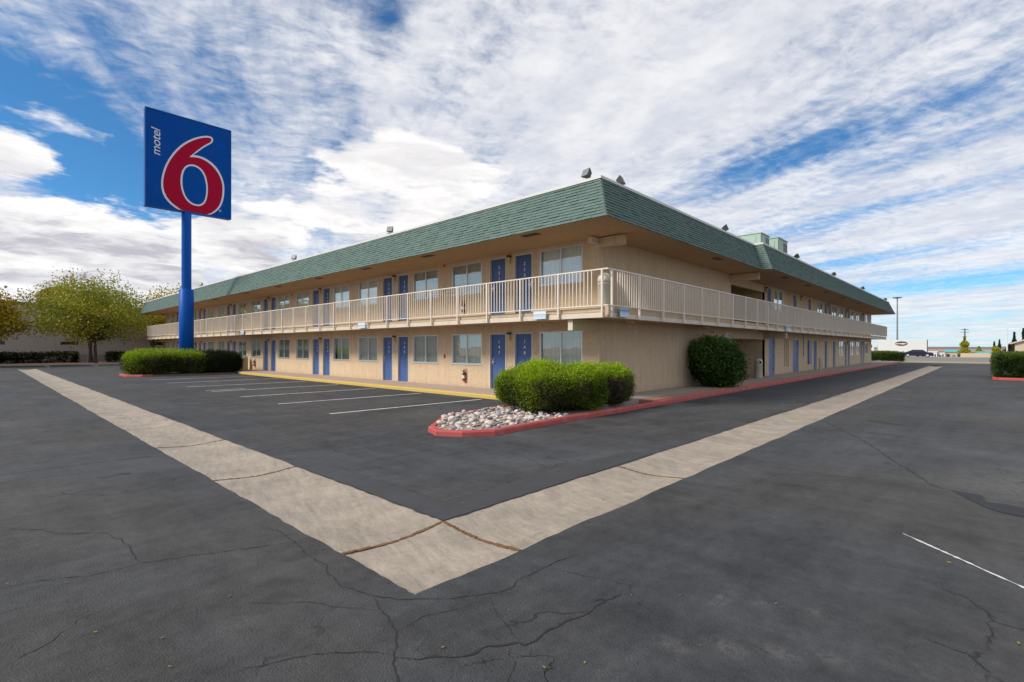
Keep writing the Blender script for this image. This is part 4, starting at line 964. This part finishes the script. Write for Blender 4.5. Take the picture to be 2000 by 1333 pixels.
def planting():
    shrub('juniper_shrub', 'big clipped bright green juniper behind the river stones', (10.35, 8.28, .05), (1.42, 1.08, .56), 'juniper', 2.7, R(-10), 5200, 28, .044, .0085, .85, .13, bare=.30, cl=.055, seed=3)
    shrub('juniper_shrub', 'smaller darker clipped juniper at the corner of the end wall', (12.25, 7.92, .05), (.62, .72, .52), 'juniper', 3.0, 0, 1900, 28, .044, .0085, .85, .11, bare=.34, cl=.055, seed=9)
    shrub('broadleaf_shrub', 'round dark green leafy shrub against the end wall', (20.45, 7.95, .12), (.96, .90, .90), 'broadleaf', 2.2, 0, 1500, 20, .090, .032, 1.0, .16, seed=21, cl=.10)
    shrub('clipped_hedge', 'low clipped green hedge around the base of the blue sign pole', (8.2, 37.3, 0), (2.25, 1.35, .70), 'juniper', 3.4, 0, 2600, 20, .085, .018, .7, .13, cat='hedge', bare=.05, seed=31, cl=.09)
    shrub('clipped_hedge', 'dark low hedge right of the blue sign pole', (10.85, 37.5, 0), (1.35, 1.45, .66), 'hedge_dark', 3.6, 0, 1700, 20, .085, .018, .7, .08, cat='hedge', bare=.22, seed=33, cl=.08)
    kerb_path('kerb', fine_path([(7.0, 35.75), (6.5, 35.75), (5.85, 36.4), (5.85, 38.6), (6.5, 39.2), (11.5, 39.2)], .6), .15, .12, 'kerb_red', 'red kerb round the sign pole island', side=-1)
    MB().prism([(11.6, 35.9), (6.55, 35.9), (6.0, 36.45), (6.0, 38.55), (6.55, 39.05), (11.6, 39.05)], -.05, .08).build('planting_soil', 'soil', label='bare soil of the sign pole island', cat='soil')
    # right edge of the lot
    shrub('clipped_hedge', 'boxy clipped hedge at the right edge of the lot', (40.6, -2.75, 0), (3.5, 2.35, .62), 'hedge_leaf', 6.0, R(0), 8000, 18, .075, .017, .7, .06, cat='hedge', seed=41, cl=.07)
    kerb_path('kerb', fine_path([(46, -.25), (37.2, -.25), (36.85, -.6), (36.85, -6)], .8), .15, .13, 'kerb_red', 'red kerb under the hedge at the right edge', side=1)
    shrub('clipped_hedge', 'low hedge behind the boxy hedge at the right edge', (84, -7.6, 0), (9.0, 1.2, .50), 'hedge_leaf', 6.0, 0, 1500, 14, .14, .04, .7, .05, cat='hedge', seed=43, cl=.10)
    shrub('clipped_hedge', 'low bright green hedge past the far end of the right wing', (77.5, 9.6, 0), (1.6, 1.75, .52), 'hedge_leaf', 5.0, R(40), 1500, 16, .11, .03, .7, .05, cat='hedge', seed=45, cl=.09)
    # dark hedges along the pale building on the left
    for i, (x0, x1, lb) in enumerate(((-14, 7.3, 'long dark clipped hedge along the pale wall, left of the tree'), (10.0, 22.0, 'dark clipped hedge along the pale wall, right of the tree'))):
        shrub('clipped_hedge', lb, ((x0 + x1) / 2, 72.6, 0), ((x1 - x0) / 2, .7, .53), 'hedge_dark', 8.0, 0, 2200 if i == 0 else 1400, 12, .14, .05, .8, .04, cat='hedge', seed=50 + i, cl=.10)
planting()

def tree(name, label, base, H, spread, trunk_h, m, m2=None, n_cl=420, per=55, L=.16, Wd=.05, stems=1, seed=1, flat=.55, wisps=16, lean=(0, 0), cs=.55, tr=.17, cat='tree', group=None):
    rg = np.random.default_rng(seed); rd = random.Random(seed)
    e = empty(name, base, 0, label=label, cat=cat, group=group)
    cz = trunk_h + (H - trunk_h) * .46; a, c = spread, (H - trunk_h) * flat
    d = unit(rg.normal(size=(n_cl, 3))); r_ = rg.random(n_cl) ** .42; cl = d * r_[:, None] * np.array([a, a, c]); cl[:, 2] += cz
    cl *= 1.0; h = lumps(cl, .55, seed); cl[:, :2] *= (1 + .22 * h)[:, None]; cl[:, 2] += .35 * h * c * .5
    rr = np.hypot(cl[:, 0], cl[:, 1]) / a; cl[:, 2] -= np.clip(rr - .5, 0, 1) * .9       # outer twigs droop
    cl = cl[cl[:, 2] > trunk_h * .62]; cl[:, :2] += np.array(lean)
    mb = MB(); heads = []
    for s in range(stems):
        th = rd.uniform(0, 6.28); ox = .35 * s * math.cos(th); oy = .35 * s * math.sin(th); tx, ty = ox + rd.uniform(-.4, .4) + lean[0] * .4, oy + rd.uniform(-.4, .4) + lean[1] * .4
        mb.tube([(ox, oy, -.1), (ox, oy, .25), ((ox + tx) / 2, (oy + ty) / 2, trunk_h * .55), (tx, ty, trunk_h)], [tr * 1.3, tr, tr * .8, tr * .7], 8); heads.append(Vector((tx, ty, trunk_h)))
    pick = [cl[i] for i in rg.choice(len(cl), min(46, len(cl)), replace=False)]
    for q in pick:
        q = Vector(q); p = min(heads, key=lambda h_: (h_ - q).length); mid = p.lerp(q, .45) + Vector((rd.uniform(-.4, .4), rd.uniform(-.4, .4), .1 + rd.uniform(0, .35)))
        mb.tube([p - Vector((0, 0, .25)), p.lerp(mid, .5), mid, mid.lerp(q, .6), q], [tr * .5, tr * .36, tr * .24, tr * .14, .012], 5)
    mb.build('trunk', 'bark', e)
    if wisps:   # long leaders that stick out of the crown top
        w = np.array([[lean[0] + rd.uniform(-a, a) * .62, lean[1] + rd.uniform(-a, a) * .62, H * rd.uniform(.86, 1.04)] for _ in range(wisps)]); 
    g = np.repeat(np.arange(len(cl)), per); pos = cl[g] + rg.normal(size=(len(g), 3)) * np.array([cs, cs, cs * .6])
    if wisps:
        gw = np.repeat(np.arange(wisps), per // 2); pw = w[gw] + rg.normal(size=(len(gw), 3)) * np.array([.18, .18, .55]); pos = np.vstack([pos, pw])
    tone = np.clip(.45 + .3 * lumps(pos, .8, seed + 3) + rg.normal(size=len(pos)) * .2, 0, 1)
    V, t = leaf_quads(pos, np.tile([0, 0, -.2], (len(pos), 1)) + rg.normal(size=(len(pos), 3)), L, Wd, .6, tone)
    if m2:
        sel = (lumps(pos, .5, seed + 9) + .25 * (pos[:, 0] - lean[0]) / a * -1 + rg.normal(size=len(pos)) * .35) > .62; k = np.repeat(sel, 4)
        share('crown', np_mesh('crown', V[~k], 4, t[~sel], m), e); share('yellow_leaves', np_mesh('yellow_leaves', V[k], 4, t[sel], m2), e)
    else: share('crown', np_mesh('crown', V, 4, t, m), e)
    return e
def spire(name, label, base, H, r_, m, n=2500, L=.25, seed=1, cat='tree'):
    rg = np.random.default_rng(seed); e = empty(name, base, 0, label=label, cat=cat)
    z = rg.random(n) ** .8 * H; w = r_ * np.clip(1.05 - (z / H) ** 1.6, .08, 1) * (.8 + .35 * np.sin(z * 2.3 + seed)); th = rg.random(n) * 6.28; rr = w * np.sqrt(rg.random(n))
    pos = np.stack([rr * np.cos(th), rr * np.sin(th), z + .3], 1); V, t = leaf_quads(pos, np.tile([0, 0, 1.], (n, 1)), L, L * .35, .9, rg.random(n)); share('crown', np_mesh('crown', V, 4, t, m), e)
    MB().tube([(0, 0, -.3), (0, 0, H * .8)], [.14, .03], 6).build('trunk', 'bark', e)

# ------------------------------------------------------------------ left background: pale building and trees
def left_background():
    b = empty('pale_building', (-10, 78, 0), label='long pale windowless building behind the hedges and trees', cat='building')
    slots = []
    for x in (0.3, 6.4, 15.0, 18.4): slots.append((x + 10, x + 11.6, 2.05, 2.42))
    ss = sorted({-30.0, 45.0} | {a for s in slots for a in s[:2]}); mb = MB(); H_ = 6.5
    for a, c in zip(ss, ss[1:]):
        sl = [s for s in slots if s[0] <= a and s[1] >= c]
        for z0, z1 in ([(.9, 2.05), (2.42, H_)] if sl else [(.9, H_)]): mb.add([(a, 0, z0), (c, 0, z0), (c, 0, z1), (a, 0, z1)], [(0, 1, 2, 3)])
    mb.box(-30, 45, .25, 30, -.2, H_ - .1); mb.build('wall', 'white_wall', b)
    MB().box(-30, 45, -.06, .24, -.2, .897).build('plinth', 'white_wall_base', b)
    for s in slots: MB().box(s[0], s[1], .18, .24, s[2], s[3]).build('slot_window', 'glass_dark', b)
    MB().box(-30.2, 45.2, -.1, .5, H_ + .003, H_ + .3).build('parapet', 'parapet_brown', b)
    for x in (-20, -14, -2, 4, 16, 22, 34): MB().box(x, x + .03, -.012, -.002, .9, H_).build('panel_joint', 'white_wall_base', b)
    mb = MB(); pts = [(14.7, H_ + .3), (14.7, H_ + 1.7)] + [(14.7 + 2.8 * i / 10, H_ + 1.7 + .6 * math.sin(math.pi * i / 10)) for i in range(1, 10)] + [(17.5, H_ + 1.7), (17.5, H_ + .3)]
    n = len(pts); mb.add([(x, .3, z) for x, z in pts] + [(x, 6, z) for x, z in pts], [tuple(range(n)), tuple(range(2 * n - 1, n - 1, -1))] + [(i, i + n, (i + 1) % n + n, (i + 1) % n) for i in range(n)])
    mb.build('arched_tower', 'parapet_brown', b)
    kerb_path('kerb', fine_path([(-40, 66), (30, 66)], 4), .15, .13, 'kerb_grey', 'grey kerb in front of the pale building', side=1)
    MB().prism([(-40, 66.15), (30, 66.15), (30, 78), (-40, 78)], -.1, .08).build('planting_strip', 'mulch_red', kind='structure')
    isl = [(7.0, 64.6), (9.8, 64.6), (10.4, 65.9), (6.4, 65.9)]
    MB().prism(isl, -.05, .12).build('kerb', 'kerb_grey', label='pale kerbed island under the nearest tree', cat='kerb')
    tree('autumn_tree', 'wide green and yellow tree standing before the pale building', (8.3, 67.5, .05), 8.8, 5.6, 2.5, 'tree_green', 'tree_yellow', 420, 42, .20, .068, 1, 5, .52, 22, (-.6, 0), .55)
    tree('autumn_tree', 'forked tree trunk behind the wide green tree', (8.2, 71.0, .05), 8.6, 3.4, 3.0, 'tree_green', 'tree_yellow', 160, 45, .24, .085, 2, 12, .5, 10, (.3, .8))
    tree('autumn_tree', 'yellowing tree cut off by the left edge of the view', (-2.4, 66.8, .05), 8.0, 5.0, 2.4, 'tree_yellow', 'tree_green', 420, 62, .24, .085, 1, 23, .5, 14, (.6, 0))
    tree('autumn_tree', 'golden tree showing past the far end of the balcony', (17.2, 74.6, .05), 8.8, 3.4, 2.6, 'tree_yellow', 'tree_green', 260, 62, .24, .085, 1, 31, .55, 8)
    e = empty('marker_post', (-.1, 64.9, 0), label='short white marker post at the left edge of the lot', cat='post')
    MB().lathe([(.09, 0), (.09, .55), (.06, .6)], n=10).build('post', 'white_print', e); MB().lathe([(.14, 0), (.14, .05)], n=10).build('foot', 'kerb_grey', e)
left_background()

# ------------------------------------------------------------------ right background
CY, SY = math.cos(YAW), math.sin(YAW)
def far(x, d):       # ground spot seen at column x of the 2000 px wide frame, d metres out
    r_ = (x - 1000) / 981.2 * d; return (r_ * SY + d * CY, -r_ * CY + d * SY)
def ray(x): return YAW - R(90) - math.atan((x - 1000) / 981.2)
def right_background():
    MB().poly([(74, -60, -.008), (82, -60, -.008), (82, 70, -.008), (74, 70, -.008)]).build('verge', 'verge', kind='structure')
    MB().poly([(82, -200, -.03), (118, -200, -.03), (118, 200, -.03), (82, 200, -.03)]).build('road', 'road_grey', kind='structure')
    MB().poly([(118, -200, -.05), (128, -200, -.05), (128, 200, -.05), (118, 200, -.05)]).build('verge', 'verge', kind='structure')
    kerb_path('kerb', fine_path([(73.9, -1.0), (73.9, -3.0), (72.6, -3.4)], 1.5), .3, .16, 'kerb_red', 'short red kerb at the far exit of the lot', side=-1)
    mb = MB(); pts = []
    for i in range(60):
        th = YAW - .95 + 1.9 * i / 59; d = 3200; hh = 7.5 + 3.2 * math.sin(i * .55) + 1.8 * math.sin(i * 1.7 + 1); hh = max(hh, 4)
        pts.append((d * math.cos(th), d * math.sin(th), hh, th))
    vs = [(x, y, -8) for x, y, h, t in pts] + [(x, y, h) for x, y, h, t in pts] + [(x * 1.25, y * 1.25, h + 1.5) for x, y, h, t in pts]; n = 60
    mb.add(vs, [(i, i + 1, i + n + 1, i + n) for i in range(n - 1)] + [(i + n, i + n + 1, i + 2 * n + 1, i + 2 * n) for i in range(n - 1)]); mb.build('hills', 'hill', kind='structure')
    # semi truck side-on on the road: pale trailer and cab
    x, y = far(1760, 100); e = empty('semi_truck', (x, y, -.03), ray(1760) + R(4), label='white semi truck with oval brown logo parked beyond the lot', cat='truck')
    MB().box(-3.75, 4.0, 0, 2.5, .82, 3.28).build('trailer', 'vehicle_white', e, bevel=.03)
    MB().box(4.002, 4.12, -.03, 2.53, .75, 3.30).build('trailer_door_frame', 'steel_dark', e)
    MB().box(-3.8, 4.2, .08, 2.4, .50, .80).build('chassis', 'steel_dark', e)
    lo = MB().add([(.05 + 1.0 * math.cos(a), -.012, 2.55 + .46 * math.sin(a)) for a in [2 * math.pi * i / 28 for i in range(28)]], [tuple(range(28))]).build('logo', 'logo_brown', e)
    MB().add([(.05 + .92 * math.cos(a), -.016, 2.53 + .11 * math.sin(a) * (1.0 + .35 * math.cos(a * 5))) for a in [2 * math.pi * i / 40 for i in range(40)]], [tuple(range(40))]).build('logo_band', 'vehicle_white', lo)
    cab = MB().add([(-6.0, .1, .55), (-4.35, .1, .55), (-4.35, .1, 2.75), (-5.05, .1, 2.75), (-5.45, .1, 1.75), (-6.0, .1, 1.6), (-6.0, 2.3, .55), (-4.35, 2.3, .55), (-4.35, 2.3, 2.75), (-5.05, 2.3, 2.75), (-5.45, 2.3, 1.75), (-6.0, 2.3, 1.6)],
             [(0, 1, 2, 3, 4, 5), (11, 10, 9, 8, 7, 6), (0, 6, 7, 1), (1, 7, 8, 2), (2, 8, 9, 3), (3, 9, 10, 4), (4, 10, 11, 5), (5, 11, 6, 0)]).build('cab', 'vehicle_white', e, bevel=.04)
    MB().box(-5.25, -4.7, .085, .098, 1.75, 2.35).build('cab_window', 'glass_dark', cab)
    wme = None
    for wx in (-5.3, -3.2, -2.4, 2.6, 3.4):
        w = MB(); prof = [(.18, -.14), (.46, -.14), (.50, -.08), (.50, .10), (.46, .14), (.18, .14)]; w.lathe(prof, n=18)
        w.v = [(a, c_, b_) for a, b_, c_ in w.v]; o = w.build('wheel', 'rubber', e); o.location = (wx, .25, .50)
        h = MB(); h.lathe([(.26, -.02), (.26, .02)], n=14); h.v = [(a, c_, b_) for a, b_, c_ in h.v]; hh = h.build('hub', 'aluminium', o); hh.location = (0, -.16, 0)
    def car(name, x, d, rz, m, label, cat, L, bodyp, cabp, wx, z=-.03):
        X, Y_ = far(x, d); e = empty(name, (X, Y_, z), rz, label=label, cat=cat)
        def ext(p, w_, nm, m_, par):
            n = len(p); return MB().add([(a, -w_, b) for a, b in p] + [(a, w_, b) for a, b in p], [tuple(range(n)), tuple(range(2 * n - 1, n - 1, -1))] + [(i, i + n, (i + 1) % n + n, (i + 1) % n) for i in range(n)]).build(nm, m_, par, bevel=.05)
        body = ext(bodyp, .88, 'body', m, e); ext(cabp, .74, 'cabin', m, e)
        s = sum(p[0] for p in cabp) / len(cabp); zt = max(p[1] for p in cabp); zb = min(p[1] for p in cabp)
        for sg in (-1, 1):
            pw = [(s + (a - s) * .84, zb + (b - zb) * .82 + .04) for a, b in cabp]; yy = .755 * sg
            MB().add([(a, yy, b) for a, b in pw], [tuple(range(len(pw)))]).build('side_window', 'glass_dark', e)
            for w_ in wx:
                w = MB().lathe([(.12, -.1), (.31, -.1), (.33, -.06), (.33, .06), (.31, .1), (.12, .1)], n=16); w.v = [(a, c_, b_) for a, b_, c_ in w.v]; o = w.build('wheel', 'rubber', e); o.location = (w_, .80 * sg, .33)
                h = MB().lathe([(.2, -.01), (.2, .01)], n=12); h.v = [(a, c_, b_) for a, b_, c_ in h.v]; hh = h.build('rim', 'aluminium', o); hh.location = (0, .105 * sg, 0)
        MB().box(bodyp[0][0] - .012, bodyp[0][0] + .05, -.7, -.4, .55, .7).build('headlight', 'white_print', e); MB().box(bodyp[0][0] - .012, bodyp[0][0] + .05, .4, .7, .55, .7).build('headlight', 'white_print', e)
    car('sedan', 1792, 93, ray(1792), 'vehicle_navy', 'dark navy sedan parked in front of the truck trailer', 'car', 4.6,
        [(-2.3, .25), (2.3, .25), (2.32, .62), (2.1, .84), (1.2, .92), (-1.5, .95), (-2.3, .85)], [(1.35, .93), (.75, 1.36), (-.75, 1.38), (-1.7, .95)], (-1.4, 1.4))
    car('pickup_truck', 1912, 225, ray(1912) + R(8), 'vehicle_white', 'white pickup truck parked far right across the road', 'truck', 5.2,
        [(-2.6, .4), (2.6, .4), (2.6, .95), (1.3, 1.02), (-2.6, 1.02)], [(1.3, 1.03), (.8, 1.55), (-.5, 1.58), (-.7, 1.03)], (-1.7, 1.7), -2.75)
    # poles
    def pole(name, x, d, H_, r_, m, label, arms, cat='light pole'):
        X, Y_ = far(x, d); e = empty(name, (X, Y_, -.05), ray(x), label=label, cat=cat)
        MB().tube([(0, 0, 0), (0, 0, H_)], [r_ * 1.3, r_ * .75], 10).build('shaft', m, e); MB().lathe([(r_ * 2.5, 0), (r_ * 2.5, .25), (r_ * 1.4, .3)], n=10).build('foot', 'kerb_grey', e)
        for a in arms: a(e, H_)
    def heads(e, H_):
        for sx, sy in ((-1, 0), (1, 0), (0, 1), (0, -1)):
            MB().box(sx * .55 - .32, sx * .55 + .32, sy * .55 - .25, sy * .55 + .25, H_ - .02, H_ + .2).build('lamp_head', 'steel_dark', e); MB().tube([(0, 0, H_ - .1), (sx * .5, sy * .5, H_ + .02)], .05, 6).build('arm', 'steel_grey', e)
    def tee(e, H_): MB().box(-1.6, 1.6, -.15, .15, H_ - .02, H_ + .1).build('lamp_head', 'white_print', e)
    def cross(e, H_):
        for k, w_ in ((.5, 1.1), (1.6, 1.3), (3.2, .7)): MB().box(-w_, w_, -.06, .06, H_ - k, H_ - k + .14).build('crossarm', 'timber', e)
        for xx in (-.9, -.4, .4, .9): MB().lathe([(.06, H_ - .36), (.09, H_ - .28), (.05, H_ - .16)], c=(xx, 0), n=8).build('insulator', 'glass_dark', e)
    pole('light_pole', 1752.5, 118, 13.4, .16, 'steel_grey', 'tall grey light pole with four heads behind the truck', [heads])
    pole('light_pole', 1967, 92, 5.2, .10, 'vehicle_white', 'slim white light pole near the right edge', [tee])
    pole('utility_pole', 1884.5, 200, 9.4, .24, 'timber', 'wooden utility pole rising above the far trees', [cross], 'utility pole')
    # low far buildings on the slope below the road
    def hut(name, x0, x1, d, z0, z1, m, m2, label, gable=0.0, dep=8):
        X0, Y0 = far(x0, d); X1, Y1 = far(x1, d); w = math.hypot(X1 - X0, Y1 - Y0); e = empty(name, (X0, Y0, z0), ray((x0 + x1) / 2), label=label, cat='building'); h = z1 - z0
        MB().box(0, w, 0, dep, 0, h).build('wall', m, e)
        if gable: MB().add([(-.3, -.3, h), (w + .3, -.3, h), (w + .3, dep + .3, h), (-.3, dep + .3, h), (-.3, dep / 2, h + gable), (w + .3, dep / 2, h + gable)], [(0, 1, 5, 4), (2, 3, 4, 5), (1, 2, 5), (3, 0, 4)]).build('roof', m2, e)
        else: MB().box(-.15, w + .15, -.15, dep + .15, h + .003, h + .25).build('roof', m2, e)
        MB().box(w * .4, w * .4 + min(1.2, w * .2), -.04, -.003, .1, min(2.1, h * .8)).build('door', 'steel_grey', e)
        for k in (.1, .72): MB().box(w * k, w * k + min(1.6, w * .15), -.04, -.003, h * .45, h * .78).build('window', 'glass_dark', e)
    hut('storage_shed', 1812, 1826, 170, -3, .25, 'vehicle_white', 'vehicle_white', 'white storage shed just right of the truck')
    hut('storage_shed', 1828, 1841, 175, -3, .2, 'vehicle_white', 'steel_grey', 'second white storage shed right of the truck')
    hut('teal_store', 1847, 1871, 180, -3, .15, 'house_beige', 'teal', 'low tan building with a teal roof across the road', .9)
    hut('teal_store', 1902, 1936, 165, -2.5, -.1, 'teal', 'teal', 'long low teal building behind the white pickup', .6)
    MB().box(0, 20, 0, .2, 0, 1.1).build('garden_wall', 'house_beige', label='low tan wall in front of the far trees', cat='wall'); o = bpy.data.objects['garden_wall']; X, Y_ = far(1876, 140); o.location = (X, Y_, -.9); o.rotation_euler = (0, 0, ray(1880))
    # house at the right edge
    X, Y_ = far(1982, 74); e = empty('beige_house', (X, Y_, 0), ray(1982), label='beige house with a sloping roof at the right edge', cat='house')
    MB().add([(0, 0, 0), (11, 0, 0), (11, 0, 2.35), (5.5, 0, 4.3), (0, 0, 2.35), (0, 10, 0), (11, 10, 0), (11, 10, 2.35), (5.5, 10, 4.3), (0, 10, 2.35)], [(0, 1, 2, 3, 4), (9, 8, 7, 6, 5), (0, 4, 9, 5), (1, 6, 7, 2)]).build('wall', 'house_beige', e)
    MB().add([(-.5, -.4, 2.22), (5.5, -.4, 4.36), (11.5, -.4, 2.22), (-.5, 10.4, 2.22), (5.5, 10.4, 4.36), (11.5, 10.4, 2.22), (-.5, -.4, 2.40), (5.5, -.4, 4.54), (11.5, -.4, 2.40), (-.5, 10.4, 2.40), (5.5, 10.4, 4.54), (11.5, 10.4, 2.40)],
             [(0, 1, 7, 6), (1, 2, 8, 7), (3, 9, 10, 4), (4, 10, 11, 5), (6, 7, 10, 9), (7, 8, 11, 10), (0, 6, 9, 3), (2, 5, 11, 8), (0, 3, 4, 1), (1, 4, 5, 2)]).build('roof', 'house_roof', e)
    MB().box(4.6, 6.4, -.04, -.003, .9, 2.1).build('window', 'glass_dark', e)
    # far trees
    def T(x, d, z): X, Y_ = far(x, d); return (X, Y_, z)
    spire('poplar_tree', 'tall bushy tree in front of the utility pole', T(1884, 165, -2.2), 7.2, 2.1, 'tree_green', 4600, .34, 3)
    spire('round_bush', 'broad green bush between utility pole and white light pole', T(1912, 172, -2.2), 4.0, 2.6, 'tree_green', 2600, .3, 4, 'bush')
    spire('poplar_tree', 'slim poplar left of the purple tree', T(1942, 150, -1.6), 4.8, .55, 'tree_dark', 1200, .3, 5); spire('poplar_tree', 'second slim poplar next to the purple tree', T(1952, 150, -1.6), 5.4, .6, 'tree_dark', 1300, .3, 6)
    spire('round_bush', 'yellow green bush below the slim poplars', T(1945, 140, -1.2), 3.0, 2.4, 'tree_green', 2000, .3, 14, 'bush')
    spire('purple_tree', 'dark purple leaved tree beside the white light pole', T(1972, 112, -.1), 2.3, 1.5, 'tree_purple', 2200, .25, 7); spire('cypress_tree', 'dark cypress rising behind the beige house', T(1981, 120, -.1), 5.2, .7, 'tree_dark', 1600, .3, 8)
    spire('cypress_tree', 'dark cypress at the very right edge', T(1999, 118, -.1), 6.0, .6, 'tree_dark', 1500, .3, 9)
right_background()
